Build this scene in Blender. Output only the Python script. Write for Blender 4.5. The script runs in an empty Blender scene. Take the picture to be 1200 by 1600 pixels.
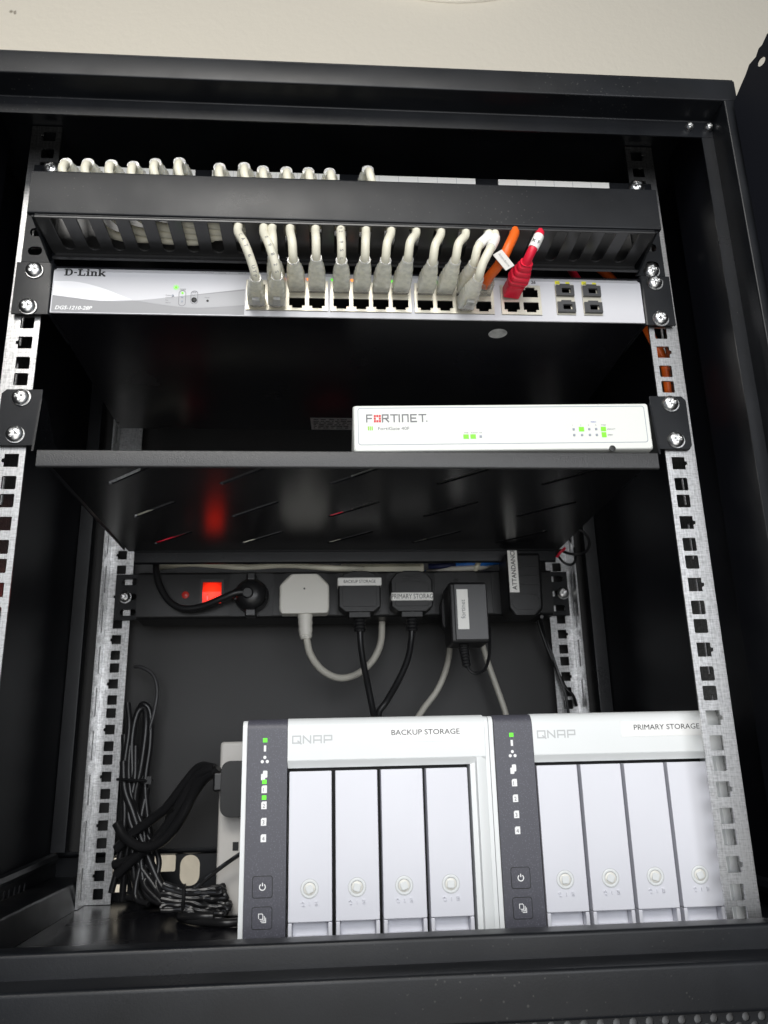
import bpy, bmesh, math, random
from mathutils import Vector, Matrix
from mathutils.geometry import tessellate_polygon

S = 0.001                      # everything below is written in millimetres
SC = bpy.context.scene
COL = SC.collection
R = math.radians
random.seed(7)

# ------------------------------------------------------------------ camera
def look(pitch, yaw, roll):
    cx, sx = math.cos(pitch), math.sin(pitch); cy, sy = math.cos(yaw), math.sin(yaw); cz, sz = math.cos(roll), math.sin(roll)
    Rz = Matrix(((cy, -sy, 0), (sy, cy, 0), (0, 0, 1)))
    Rx = Matrix(((1, 0, 0), (0, cx, -sx), (0, sx, cx)))
    Ry = Matrix(((cz, 0, sz), (0, 1, 0), (-sz, 0, cz)))
    return Rz @ Rx @ Ry
cam = bpy.data.cameras.new('camera'); camo = bpy.data.objects.new('camera', cam); COL.objects.link(camo)
M3 = look(0.295876, -0.0807275, 0.0240946)
rgt, fwd, up = M3.col[0], M3.col[1], M3.col[2]
camo.matrix_world = Matrix(((rgt[0], up[0], -fwd[0], -23.932*S), (rgt[1], up[1], -fwd[1], -532.448*S),
                            (rgt[2], up[2], -fwd[2], -199.468*S), (0, 0, 0, 1)))
cam.sensor_fit = 'VERTICAL'; cam.sensor_height = 36; cam.sensor_width = 27
cam.lens = 36*1271.69/1600
cam.clip_start = 0.01; cam.clip_end = 50
cam.dof.use_dof = True; cam.dof.focus_distance = 0.57; cam.dof.aperture_fstop = 16
SC.camera = camo

# ------------------------------------------------------------------ world, lamps, exposure
w = bpy.data.worlds.new('World'); SC.world = w; w.use_nodes = True
bg = w.node_tree.nodes['Background']; bg.inputs[0].default_value = (0.82, 0.90, 1.0, 1); bg.inputs[1].default_value = 0.14
SC.view_settings.view_transform = 'Standard'; SC.view_settings.look = 'None'
SC.view_settings.exposure = 0.14; SC.view_settings.gamma = 1.0
def area(name, loc, target, size, power, color=(1, 1, 1), sizey=None):
    l = bpy.data.lights.new(name, 'AREA'); l.energy = power; l.color = color; l.size = size*S
    if sizey: l.shape = 'RECTANGLE'; l.size_y = sizey*S
    o = bpy.data.objects.new(name, l); COL.objects.link(o)
    o.location = Vector(loc)*S
    o.rotation_euler = (Vector(target)-Vector(loc)).to_track_quat('-Z', 'Y').to_euler()
    return o
area('ceiling_lamp', (-230, -1450, 1080), (0, 0, -60), 1000, 19, (1, 0.975, 0.93), 600)
area('room_lamp', (110, -1800, 220), (0, 0, -120), 1500, 22, (0.95, 0.97, 1.0), 1000)
area('underside_fill', (60, -1250, -800), (0, 0, 40), 1100, 5, (1, 0.97, 0.92))  # added fill from below, lifts the undersides like light off a floor
area('wall_fill', (-1250, 420, -150), (150, 600, 200), 900, 24, (1, 0.93, 0.80))  # added lamp, brightens the wall behind the cabinet

# ------------------------------------------------------------------ materials
def mat(name, col, rough=0.5, metal=0.0, spec=0.5, bump=0.0, bscale=900, var=0.0, vscale=40, trans=0.0, ior=1.45, emit=None, estr=0.0, coat=0.0, rvar=0.0):
    m = bpy.data.materials.new(name); m.use_nodes = True
    nt = m.node_tree; b = nt.nodes['Principled BSDF']
    b.inputs['Base Color'].default_value = (*col, 1); b.inputs['Roughness'].default_value = rough
    b.inputs['Metallic'].default_value = metal; b.inputs['Specular IOR Level'].default_value = spec
    b.inputs['Transmission Weight'].default_value = trans; b.inputs['IOR'].default_value = ior
    b.inputs['Coat Weight'].default_value = coat
    if emit: b.inputs['Emission Color'].default_value = (*emit, 1); b.inputs['Emission Strength'].default_value = estr
    tc = None
    def noise(scale, detail=3):
        nonlocal tc
        if tc is None: tc = nt.nodes.new('ShaderNodeTexCoord')
        n = nt.nodes.new('ShaderNodeTexNoise'); n.inputs['Scale'].default_value = scale; n.inputs['Detail'].default_value = detail
        nt.links.new(tc.outputs['Object'], n.inputs['Vector']); return n
    if bump > 0:
        n = noise(bscale); bp = nt.nodes.new('ShaderNodeBump'); bp.inputs['Strength'].default_value = bump; bp.inputs['Distance'].default_value = 0.0004
        nt.links.new(n.outputs['Fac'], bp.inputs['Height']); nt.links.new(bp.outputs['Normal'], b.inputs['Normal'])
    if var > 0:
        n = noise(vscale, 5); mp = nt.nodes.new('ShaderNodeMapRange')
        mp.inputs[1].default_value = 0.3; mp.inputs[2].default_value = 0.7; mp.inputs[3].default_value = 1-var; mp.inputs[4].default_value = 1+var
        mx = nt.nodes.new('ShaderNodeMix'); mx.data_type = 'RGBA'; mx.blend_type = 'MULTIPLY'; mx.inputs[0].default_value = 1
        mx.inputs[6].default_value = (*col, 1)
        cb = nt.nodes.new('ShaderNodeCombineColor')
        nt.links.new(n.outputs['Fac'], mp.inputs[0])
        for i in range(3): nt.links.new(mp.outputs[0], cb.inputs[i])
        nt.links.new(cb.outputs[0], mx.inputs[7]); nt.links.new(mx.outputs[2], b.inputs['Base Color'])
    if rvar > 0:
        n = noise(vscale*0.7, 6); mp = nt.nodes.new('ShaderNodeMapRange')
        mp.inputs[1].default_value = 0.3; mp.inputs[2].default_value = 0.7; mp.inputs[3].default_value = max(rough-rvar, .03); mp.inputs[4].default_value = rough+rvar
        nt.links.new(n.outputs['Fac'], mp.inputs[0]); nt.links.new(mp.outputs[0], b.inputs['Roughness'])
    return m
def galv_mat():
    m = mat('galvanised', (0.60, 0.61, 0.61), 0.36, 1.0)
    nt = m.node_tree; b = nt.nodes['Principled BSDF']
    tc = nt.nodes.new('ShaderNodeTexCoord')
    v = nt.nodes.new('ShaderNodeTexVoronoi'); v.inputs['Scale'].default_value = 420
    n = nt.nodes.new('ShaderNodeTexNoise'); n.inputs['Scale'].default_value = 460; n.inputs['Detail'].default_value = 5
    mp = nt.nodes.new('ShaderNodeMapping'); mp.inputs['Scale'].default_value = (3.0, 3.0, 0.22)
    nt.links.new(tc.outputs['Object'], v.inputs['Vector']); nt.links.new(tc.outputs['Object'], mp.inputs['Vector']); nt.links.new(mp.outputs[0], n.inputs['Vector'])
    n2 = nt.nodes.new('ShaderNodeTexNoise'); n2.inputs['Scale'].default_value = 560; n2.inputs['Detail'].default_value = 4
    mp2 = nt.nodes.new('ShaderNodeMapping'); mp2.inputs['Scale'].default_value = (0.25, 0.25, 3.0)
    nt.links.new(tc.outputs['Object'], mp2.inputs['Vector']); nt.links.new(mp2.outputs[0], n2.inputs['Vector'])
    mm = nt.nodes.new('ShaderNodeMath'); mm.operation = 'MULTIPLY_ADD'; mm.inputs[1].default_value = 0.35
    nt.links.new(v.outputs['Distance'], mm.inputs[0]); nt.links.new(n2.outputs['Fac'], mm.inputs[2])
    ad = nt.nodes.new('ShaderNodeMath'); ad.operation = 'ADD'
    nt.links.new(mm.outputs[0], ad.inputs[0]); nt.links.new(n.outputs['Fac'], ad.inputs[1])
    r = nt.nodes.new('ShaderNodeMapRange'); r.inputs[1].default_value = 0.85; r.inputs[2].default_value = 1.45; r.inputs[3].default_value = 0.30; r.inputs[4].default_value = 0.66
    nt.links.new(ad.outputs[0], r.inputs[0])
    cb = nt.nodes.new('ShaderNodeCombineColor')
    for i in range(3): nt.links.new(r.outputs[0], cb.inputs[i])
    nt.links.new(cb.outputs[0], b.inputs['Base Color'])
    r2 = nt.nodes.new('ShaderNodeMapRange'); r2.inputs[1].default_value = 0.85; r2.inputs[2].default_value = 1.45; r2.inputs[3].default_value = 0.42; r2.inputs[4].default_value = 0.29
    nt.links.new(ad.outputs[0], r2.inputs[0]); nt.links.new(r2.outputs[0], b.inputs['Roughness'])
    return m
def wall_mat():
    m = mat('painted_plaster', (0.69, 0.645, 0.555), 0.75)
    nt = m.node_tree; b = nt.nodes['Principled BSDF']
    tc = nt.nodes.new('ShaderNodeTexCoord')
    n = nt.nodes.new('ShaderNodeTexNoise'); n.inputs['Scale'].default_value = 90; n.inputs['Detail'].default_value = 5; n.inputs['Roughness'].default_value = 0.55
    n2 = nt.nodes.new('ShaderNodeTexNoise'); n2.inputs['Scale'].default_value = 9; n2.inputs['Detail'].default_value = 3
    ad = nt.nodes.new('ShaderNodeMath'); ad.operation = 'ADD'
    nt.links.new(tc.outputs['Object'], n.inputs['Vector']); nt.links.new(tc.outputs['Object'], n2.inputs['Vector'])
    nt.links.new(n.outputs['Fac'], ad.inputs[0]); nt.links.new(n2.outputs['Fac'], ad.inputs[1])
    bp = nt.nodes.new('ShaderNodeBump'); bp.inputs['Strength'].default_value = 0.20; bp.inputs['Distance'].default_value = 0.004
    nt.links.new(ad.outputs[0], bp.inputs['Height']); nt.links.new(bp.outputs[0], b.inputs['Normal'])
    return m
def nas_panel_mat():
    m = mat('speckled_graphite', (0.065, 0.068, 0.088), 0.42)
    nt = m.node_tree; b = nt.nodes['Principled BSDF']
    tc = nt.nodes.new('ShaderNodeTexCoord'); v = nt.nodes.new('ShaderNodeTexVoronoi'); v.inputs['Scale'].default_value = 900
    nt.links.new(tc.outputs['Object'], v.inputs['Vector'])
    r = nt.nodes.new('ShaderNodeMapRange'); r.inputs[1].default_value = 0.12; r.inputs[2].default_value = 0.30; r.inputs[3].default_value = 0.13; r.inputs[4].default_value = 0.062
    nt.links.new(v.outputs['Distance'], r.inputs[0]); cb = nt.nodes.new('ShaderNodeCombineColor')
    for i in range(2): nt.links.new(r.outputs[0], cb.inputs[i])
    m2 = nt.nodes.new('ShaderNodeMath'); m2.operation = 'MULTIPLY'; m2.inputs[1].default_value = 1.25; nt.links.new(r.outputs[0], m2.inputs[0]); nt.links.new(m2.outputs[0], cb.inputs[2])
    nt.links.new(cb.outputs[0], b.inputs['Base Color'])
    return m
def clear_mat():
    m = mat('clear_boot', (0.97, 0.91, 0.74), 0.10, spec=1.0, bump=0.22, bscale=200)
    nt = m.node_tree; out = nt.nodes['Material Output']; b = nt.nodes['Principled BSDF']
    b.inputs['Subsurface Weight'].default_value = 1.0; b.inputs['Subsurface Radius'].default_value = (1.0, 0.95, 0.82); b.inputs['Subsurface Scale'].default_value = 0.02
    tr = nt.nodes.new('ShaderNodeBsdfTransparent'); tr.inputs[0].default_value = (0.98, 0.97, 0.94, 1)
    n = nt.nodes.new('ShaderNodeTexNoise'); n.inputs['Scale'].default_value = 300; n.inputs['Detail'].default_value = 3
    tc = nt.nodes.new('ShaderNodeTexCoord'); nt.links.new(tc.outputs['Object'], n.inputs['Vector'])
    r = nt.nodes.new('ShaderNodeMapRange'); r.inputs[1].default_value = .35; r.inputs[2].default_value = .65; r.inputs[3].default_value = .30; r.inputs[4].default_value = .14
    nt.links.new(n.outputs['Fac'], r.inputs[0])
    mx = nt.nodes.new('ShaderNodeMixShader'); nt.links.new(r.outputs[0], mx.inputs[0])
    nt.links.new(b.outputs[0], mx.inputs[1]); nt.links.new(tr.outputs[0], mx.inputs[2]); nt.links.new(mx.outputs[0], out.inputs[0])
    return m
BLK = mat('black_powder_coat', (0.0068, 0.0076, 0.0094), 0.34, spec=0.33, bump=0.12, bscale=1300, rvar=0.09, vscale=22, var=0.3)
def specks(m, base, dust, scale=190, th=0.055):
    nt = m.node_tree; b = nt.nodes['Principled BSDF']
    tc = nt.nodes.new('ShaderNodeTexCoord'); v = nt.nodes.new('ShaderNodeTexVoronoi'); v.inputs['Scale'].default_value = scale; v.inputs['Randomness'].default_value = 1
    nt.links.new(tc.outputs['Object'], v.inputs['Vector'])
    n = nt.nodes.new('ShaderNodeTexNoise'); n.inputs['Scale'].default_value = 13; nt.links.new(tc.outputs['Object'], n.inputs['Vector'])
    sub = nt.nodes.new('ShaderNodeMath'); sub.operation = 'MULTIPLY_ADD'; sub.inputs[1].default_value = 0.5; sub.inputs[2].default_value = -.20
    nt.links.new(n.outputs['Fac'], sub.inputs[0])
    lt = nt.nodes.new('ShaderNodeMath'); lt.operation = 'LESS_THAN'; nt.links.new(v.outputs['Distance'], lt.inputs[0]); nt.links.new(sub.outputs[0], lt.inputs[1])
    mx = nt.nodes.new('ShaderNodeMix'); mx.data_type = 'RGBA'; mx.inputs[6].default_value = (*base, 1); mx.inputs[7].default_value = (*dust, 1)
    nt.links.new(lt.outputs[0], mx.inputs[0])
    old = b.inputs['Base Color'].links
    if old: nt.links.new(old[0].from_socket, mx.inputs[6])
    nt.links.new(mx.outputs[2], b.inputs['Base Color'])
specks(BLK, (0.0068, 0.0076, 0.0094), (0.034, 0.034, 0.033), 260)
BLKG = mat('black_gloss_paint', (0.006, 0.006, 0.008), 0.24, spec=0.35, bump=0.04, bscale=1800, rvar=0.05, vscale=20)
BLKI = mat('black_inner_coat', (0.005, 0.0055, 0.008), 0.42, spec=0.24, bump=0.08, bscale=1500)
SHELFM = mat('grained_black_coat', (0.034, 0.034, 0.035), 0.36, bump=0.5, bscale=1300)
SHELFU = mat('smooth_black_coat', (0.007, 0.007, 0.008), 0.25, spec=0.42, bump=0.03, bscale=300)
BACKM = mat('grey_black_panel', (0.031, 0.0305, 0.0305), 0.55, bump=0.2, bscale=900, var=0.08, vscale=9)
GALV = galv_mat()
STEEL = mat('screw_steel', (0.80, 0.80, 0.79), 0.28, 1.0, bump=0.15, bscale=700)
WALL = wall_mat()
WHITEP = mat('white_fitting', (0.80, 0.78, 0.72), 0.4)
FACE = mat('brushed_silver', (0.56, 0.56, 0.585), 0.48, 0.12, bump=0.12, bscale=420)
SWG = mat('print_grey', (0.30, 0.30, 0.31), 0.5)
SWW = mat('print_white', (0.80, 0.80, 0.82), 0.5)
INKB = mat('ink_black', (0.012, 0.012, 0.012), 0.5)
INKG = mat('ink_grey', (0.16, 0.16, 0.17), 0.5)
INKL = mat('ink_light', (0.62, 0.62, 0.62), 0.5)
INKW = mat('ink_white', (0.82, 0.82, 0.82), 0.5)
INKR = mat('ink_red', (0.62, 0.035, 0.04), 0.5)
NICKEL = mat('port_nickel', (0.60, 0.57, 0.48), 0.33, 0.7)
CAV = mat('cavity_black', (0.006, 0.006, 0.006), 0.5)
PLB = mat('black_plastic', (0.012, 0.012, 0.0125), 0.36, spec=0.35, bump=0.15, bscale=1500)
PLBS = mat('black_rubber', (0.014, 0.014, 0.015), 0.30)
PLG = mat('dark_grey_plastic', (0.050, 0.050, 0.052), 0.38)
CABW = mat('white_cable_jacket', (0.74, 0.71, 0.58), 0.38, bump=0.06, bscale=80, var=0.06, vscale=60)
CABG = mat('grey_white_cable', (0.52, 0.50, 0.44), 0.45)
ORNG = mat('orange_jacket', (0.80, 0.13, 0.012), 0.38)
PINK = mat('red_jacket', (0.72, 0.015, 0.045), 0.38)
BLUE = mat('blue_jacket', (0.03, 0.22, 0.78), 0.4)
CLEAR = clear_mat()
CLRP = mat('clear_plug', (0.86, 0.84, 0.78), 0.10, trans=0.75, ior=1.45)
LBL = mat('label_paper', (0.86, 0.85, 0.81), 0.45)
NASW = mat('nas_white', (0.72, 0.74, 0.74), 0.34, bump=0.04, bscale=900, var=0.02, vscale=18)
NAST = mat('nas_tray_white', (0.675, 0.68, 0.73), 0.38, bump=0.08, bscale=1100, var=0.025, vscale=14)
EMB = mat('emboss_grey', (.47, .48, .485), .4); LOCKM = mat('lock_ivory', (.70, .69, .64), .35); NASP = nas_panel_mat(); SLOTM = mat('glossy_grey_black', (0.034, 0.034, 0.035), 0.26, bump=0.03, bscale=1200)
FGW = mat('appliance_white', (0.71, 0.725, 0.685), 0.38, bump=0.03, bscale=900)
LEDG = mat('led_green', (0.03, 0.25, 0.02), 0.4, emit=(0.13, 0.86, 0.015), estr=1.1)
LEDY = mat('led_lime', (0.06, 0.30, 0.02), 0.4, emit=(0.19, 0.86, 0.008), estr=1.0)
LEDO = mat('led_amber', (0.8, 0.3, 0.1), 0.4, emit=(1.0, 0.24, 0.03), estr=1.6)
LEDOFF = mat('led_off', (0.30, 0.33, 0.38), 0.4)
SWRED = mat('lit_red_rocker', (0.75, 0.03, 0.01), 0.25, emit=(1.0, 0.02, 0.006), estr=1.5)
REDD = mat('red_lens', (0.32, 0.02, 0.015), 0.3, emit=(0.5, 0.03, 0.02), estr=0.12)
YEL = mat('yellow_print', (0.72, 0.68, 0.03), 0.5)
CREAM = mat('cream_plastic', (0.66, 0.63, 0.50), 0.45)
STRIPW = mat('white_strip_plastic', (0.60, 0.58, 0.55), 0.45)
LBL2 = mat('label_paper_dull', (0.60, 0.58, 0.55), 0.5)
BACKING = mat('grey_backing', (0.26, 0.26, 0.26), 0.8)  # for the sheet added behind the plinth holes
SPECL = mat('silver_sticker', (0.42, 0.42, 0.42), 0.4, 0.2, var=0.35, vscale=120)
NAVY = mat('usb_blue', (0.01, 0.012, 0.11), 0.4)

def rocker_mat():
    m = SWRED; nt = m.node_tree; b = nt.nodes['Principled BSDF']
    tc = nt.nodes.new('ShaderNodeTexCoord'); mp = nt.nodes.new('ShaderNodeMapping'); g = nt.nodes.new('ShaderNodeTexGradient'); g.gradient_type = 'SPHERICAL'
    mp.inputs['Location'].default_value = (-.5*1.5, 0, -.42*1.5); mp.inputs['Scale'].default_value = (1.5, 0, 1.5)
    nt.links.new(tc.outputs['Generated'], mp.inputs['Vector']); nt.links.new(mp.outputs[0], g.inputs['Vector'])
    r = nt.nodes.new('ShaderNodeMapRange'); r.inputs[3].default_value = .30; r.inputs[4].default_value = 2.6
    nt.links.new(g.outputs['Fac'], r.inputs[0]); nt.links.new(r.outputs[0], b.inputs['Emission Strength'])
rocker_mat()
# ------------------------------------------------------------------ mesh helpers
class MB:
    def __init__(s): s.v = []; s.f = []; s.mi = []; s.m = 0
    def add(s, vs, fs):
        o = len(s.v); s.v += [tuple(v) for v in vs]; s.f += [tuple(i+o for i in f) for f in fs]; s.mi += [s.m]*len(fs); return s
    def box(s, x0, x1, y0, y1, z0, z1):
        return s.add([(x0,y0,z0),(x1,y0,z0),(x1,y1,z0),(x0,y1,z0),(x0,y0,z1),(x1,y0,z1),(x1,y1,z1),(x0,y1,z1)],
                     [(0,3,2,1),(4,5,6,7),(0,1,5,4),(1,2,6,5),(2,3,7,6),(3,0,4,7)])
    def plate(s, outer, holes, fn, t):                       # polygon with holes, extruded by t
        loops = [list(outer)]+[list(h) for h in holes]
        flat = [p for l in loops for p in l]
        tris = tessellate_polygon([[Vector((p[0], p[1], 0)) for p in l] for l in loops])
        n = len(flat); vs = [fn(p[0], p[1], 0) for p in flat]+[fn(p[0], p[1], t) for p in flat]
        fs = [tuple(a) for a in tris]+[(c+n, b+n, a+n) for a, b, c in tris]
        o = 0
        for l in loops:
            k = len(l)
            for i in range(k): j = (i+1) % k; fs.append((o+i, o+j, n+o+j, n+o+i))
            o += k
        return s.add(vs, fs)
    def sheet(s, outer, fn):                                 # flat print
        tris = tessellate_polygon([[Vector((p[0], p[1], 0)) for p in outer]])
        return s.add([fn(p[0], p[1], 0) for p in outer], [tuple(a) for a in tris])
    def tube(s, pts, r, seg=10, sub=6, taper=None, smooth=True, flat=1.0):
        P = catmull(pts, sub) if smooth and len(pts) > 2 else [Vector(p) for p in pts]
        n = len(P); T = []
        for i in range(n): T.append((P[min(i+1, n-1)]-P[max(i-1, 0)]).normalized())
        a = Vector((0, 0, 1)) if abs(T[0].z) < .9 else Vector((1, 0, 0))
        N = (a-T[0]*a.dot(T[0])).normalized(); vs = []; fs = []
        for i in range(n):
            N = (N-T[i]*N.dot(T[i])).normalized(); B = T[i].cross(N)
            rr = r if taper is None else taper(i/(n-1))
            for k in range(seg):
                an = 2*math.pi*k/seg; vs.append(P[i]+N*math.cos(an)*rr+B*math.sin(an)*rr*flat)
        for i in range(n-1):
            for k in range(seg):
                k2 = (k+1) % seg; fs.append((i*seg+k, i*seg+k2, (i+1)*seg+k2, (i+1)*seg+k))
        fs.append(tuple(range(seg-1, -1, -1))); fs.append(tuple((n-1)*seg+k for k in range(seg)))
        return s.add(vs, fs)
    def loft(s, secs):                                       # list of equal-length rings
        k = len(secs[0]); vs = [v for q in secs for v in q]; fs = []
        for i in range(len(secs)-1):
            for a in range(k):
                b = (a+1) % k; fs.append((i*k+a, i*k+b, (i+1)*k+b, (i+1)*k+a))
        fs.append(tuple(range(k-1, -1, -1))); fs.append(tuple((len(secs)-1)*k+a for a in range(k)))
        return s.add(vs, fs)
    def lathe(s, prof, c, ax='-Y', seg=24):                  # prof: (radius, height along axis)
        f = {'-Y': lambda x, y, h: (c[0]+x, c[1]-h, c[2]+y), 'Z': lambda x, y, h: (c[0]+x, c[1]+y, c[2]+h), '-Z': lambda x, y, h: (c[0]+x, c[1]+y, c[2]-h)}[ax]
        return s.loft([[f(r*math.cos(2*math.pi*k/seg), r*math.sin(2*math.pi*k/seg), h) for k in range(seg)] for r, h in prof])
    def stroke(s, pl, wd, fn):                               # flat stroke letters in (u, v)
        for (a, b) in zip(pl[:-1], pl[1:]):
            s.k = getattr(s, 'k', 0)+1; dz = -.012*(s.k % 9)
            d = Vector((b[0]-a[0], b[1]-a[1])); L = d.length
            if L == 0: continue
            d /= L; n = Vector((-d.y, d.x))*wd/2; e = d*wd/2
            q = [(a[0]-e.x+n.x, a[1]-e.y+n.y), (a[0]-e.x-n.x, a[1]-e.y-n.y), (b[0]+e.x-n.x, b[1]+e.y-n.y), (b[0]+e.x+n.x, b[1]+e.y+n.y)]
            s.add([fn(u, v, dz) for u, v in q], [(0, 1, 2, 3)])
        return s
    def build(s, name, m, parent=None, bevel=0, seg=2, smooth=True, angle=38, world=True):
        me = bpy.data.meshes.new(name)
        off = Vector((0, 0, 0))
        if parent is not None and world: off = wloc(parent)
        me.from_pydata([Vector(v)*S-off for v in s.v], [], s.f)
        ms = m if isinstance(m, (list, tuple)) else [m]
        for q in ms: me.materials.append(q)
        if len(ms) > 1: me.polygons.foreach_set('material_index', s.mi)
        bm = bmesh.new(); bm.from_mesh(me); bmesh.ops.recalc_face_normals(bm, faces=bm.faces)
        bm.to_mesh(me); bm.free()
        if smooth:
            me.polygons.foreach_set('use_smooth', [True]*len(me.polygons)); me.set_sharp_from_angle(angle=R(angle))
        o = bpy.data.objects.new(name, me); COL.objects.link(o)
        if parent is not None: o.parent = parent
        if bevel:
            md = o.modifiers.new('bevel', 'BEVEL'); md.width = bevel*S; md.segments = seg; md.limit_method = 'ANGLE'; md.angle_limit = R(40)
            md.harden_normals = smooth
        return o
def wloc(o):
    v = Vector((0, 0, 0))
    while o is not None: v += o.location; o = o.parent
    return v
def catmull(pts, sub):
    P = [Vector(p) for p in pts]; Q = [P[0]*2-P[1]]+P+[P[-1]*2-P[-2]]; out = []
    for i in range(1, len(Q)-2):
        p0, p1, p2, p3 = Q[i-1:i+3]
        for k in range(sub):
            t = k/sub
            out.append(0.5*((2*p1)+(p2-p0)*t+(2*p0-5*p1+4*p2-p3)*t*t+(3*p1-p0-3*p2+p3)*t**3))
    out.append(P[-1]); return out
def rr(cx, cy, wd, h, r, n=4):
    out = []
    for (sx, sy, a0) in ((1, 1, 0), (-1, 1, 90), (-1, -1, 180), (1, -1, 270)):
        for k in range(n+1):
            a = R(a0+90*k/n); out.append((cx+sx*(wd/2-r)+r*math.cos(a), cy+sy*(h/2-r)+r*math.sin(a)))
    return out
def circ(cx, cy, r, n=16): return [(cx+r*math.cos(2*math.pi*k/n), cy+r*math.sin(2*math.pi*k/n)) for k in range(n)]
def XZ(Y, sgn=1): return lambda u, v, t: (u, Y+sgn*t, v)      # plane facing the camera
def YZ(X, sgn=1): return lambda u, v, t: (X+sgn*t, u, v)
def XY(Z, sgn=1): return lambda u, v, t: (u, v, Z+sgn*t)
def bent(profile, t, r=1.2):                                  # bent sheet metal: filleted polyline -> closed outline of thickness t
    P = [Vector(p) for p in profile]; pts = [P[0]]
    for i in range(1, len(P)-1):
        a = (P[i-1]-P[i]).normalized(); b = (P[i+1]-P[i]).normalized()
        A, B = P[i]+a*r, P[i]+b*r
        for k in range(5):
            u = k/4; pts.append(A*(1-u)**2+P[i]*2*u*(1-u)+B*u*u)
    pts.append(P[-1]); n = len(pts); off = []
    for i in range(n):
        d = (pts[min(i+1, n-1)]-pts[max(i-1, 0)]).normalized(); off.append(pts[i]+Vector((-d.y, d.x))*t)
    return pts, off
def bent_prism(mb, profile, t, lo, hi, fn, r=1.2):
    a, b = bent(profile, t, r); ring = [tuple(p) for p in a]+[tuple(p) for p in reversed(b)]; n = len(ring)
    vs = [fn(p[0], p[1], lo) for p in ring]+[fn(p[0], p[1], hi) for p in ring]
    fs = [(i, (i+1) % n, n+(i+1) % n, n+i) for i in range(n)]
    k = len(a)
    for i in range(k-1):
        for base in (0, n):
            fs.append((base+i, base+i+1, base+n-2-i, base+n-1-i))
    mb.add(vs, fs)
def text_mesh(s, fn, height, width=None, align='L', shear=0.0, bold=0.0, mb=None):
    cu = bpy.data.curves.new('t', 'FONT'); cu.body = s; cu.size = 1; cu.shear = shear; cu.offset = bold; cu.resolution_u = 3
    o = bpy.data.objects.new('t', cu); COL.objects.link(o)
    me = bpy.data.meshes.new_from_object(o.evaluated_get(bpy.context.evaluated_depsgraph_get()))
    xs = [v.co.x for v in me.vertices]; ys = [v.co.y for v in me.vertices]
    mb = mb or MB()
    if xs:
        x0, x1 = min(xs), max(xs); k = height/0.69
        kx = width/(x1-x0) if width else k
        W = (x1-x0)*kx; sh = {'L': 0, 'C': -W/2, 'R': -W}[align]
        mb.add([fn((v.co.x-x0)*kx+sh, v.co.y*k, 0) for v in me.vertices], [tuple(p.vertices) for p in me.polygons])
    bpy.data.objects.remove(o); bpy.data.curves.remove(cu); bpy.data.meshes.remove(me)
    return mb
def flat_text(name, s, x, z, Y, height, m, parent, **kw):
    return text_mesh(s, lambda u, v, t: (x+u, Y, z+v), height, **kw).build(name, m, parent, smooth=False)
def up_text(name, s, x, z, Y, height, m, parent, **kw):      # reads from bottom to top
    return text_mesh(s, lambda u, v, t: (x-v, Y, z+u), height, **kw).build(name, m, parent, smooth=False)
def empty(name, loc, label, cat, group=None):
    o = bpy.data.objects.new(name, None); COL.objects.link(o); o.location = Vector(loc)*S; o.empty_display_size = 0.02
    return tag(o, label, cat, group)
def tag(o, label, cat, group=None, kind=None):
    o['label'] = label; o['category'] = cat
    if group: o['group'] = group
    if kind: o['kind'] = kind
    return o
SCREW = {}
def screw(parent, x, y, z, r=5.7, washer=6.3, rot=None, name='screw'):
    key = (r, washer)
    if key not in SCREW:
        mb = MB(); n = 22
        vs = []; fs = []
        for i in range(n+1):
            for j in range(n+1):
                u, v = 2*i/n-1, 2*j/n-1
                q = max(abs(u), abs(v)); L = math.hypot(u, v) or 1
                a, b = u*q/L*r, v*q/L*r; rad = math.hypot(a, b)/r
                h = 3.4*math.sqrt(max(0, 1-(rad*0.97)**2))+0.9
                if rad < 0.62 and (abs(a) < 0.19*r or abs(b) < 0.19*r): h -= 1.7*(1-rad*0.8)
                vs.append((a, -h, b))
        for i in range(n):
            for j in range(n): q = i*(n+1)+j; fs.append((q, q+1, q+n+2, q+n+1))
        mb.add(vs, fs)
        mb.lathe([(r, 0.9), (r, 0)], (0, 0, 0))
        if washer: mb.lathe([(washer*.96, 0.75), (washer, 0.4), (washer, 0.0), (washer*.5, 0.0)], (0.7, 0, -0.2))
        tmp = mb.build(name, STEEL, None, angle=30); SCREW[key] = tmp.data; bpy.data.objects.remove(tmp)
    o = bpy.data.objects.new(name, SCREW[key]); COL.objects.link(o); o.parent = parent
    o.location = Vector((x, y, z))*S-wloc(parent); o.rotation_euler = (0, random.uniform(0, 1.5) if rot is None else rot, 0)
    return o

# ------------------------------------------------------------------ the setting
wl = MB(); wl.box(-3500, 3500, 600, 640, -1200, 2600); wo = wl.build('wall', WALL); wo['kind'] = 'structure'
wo['label'] = 'beige textured plaster wall behind the cabinet'
wm = MB(); wm.sheet(circ(-556, 1049, 3.2, 9), XZ(599.8)); wm.sheet([(-551, 1043), (-547, 1044), (-548, 1052), (-552, 1050)], XZ(599.8)); wm.build('wall_mark', mat('wall_scuff', (.30, .27, .22), .8), wo, world=False, smooth=False)
fit = empty('wall_fitting', (207, 600, 1444), 'round white fitting on the beige wall above the cabinet, only its lower rim in view', 'wall fitting')
MB().lathe([(322, 0), (322, 14), (316, 24), (260, 34), (0.5, 40)], (207, 600, 1444), seg=96).build('cover', WHITEP, fit)
MB().lathe([(329, 0), (329, 5), (324, 6)], (207, 599, 1444), seg=96).build('mounting_ring', WHITEP, fit)

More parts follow.
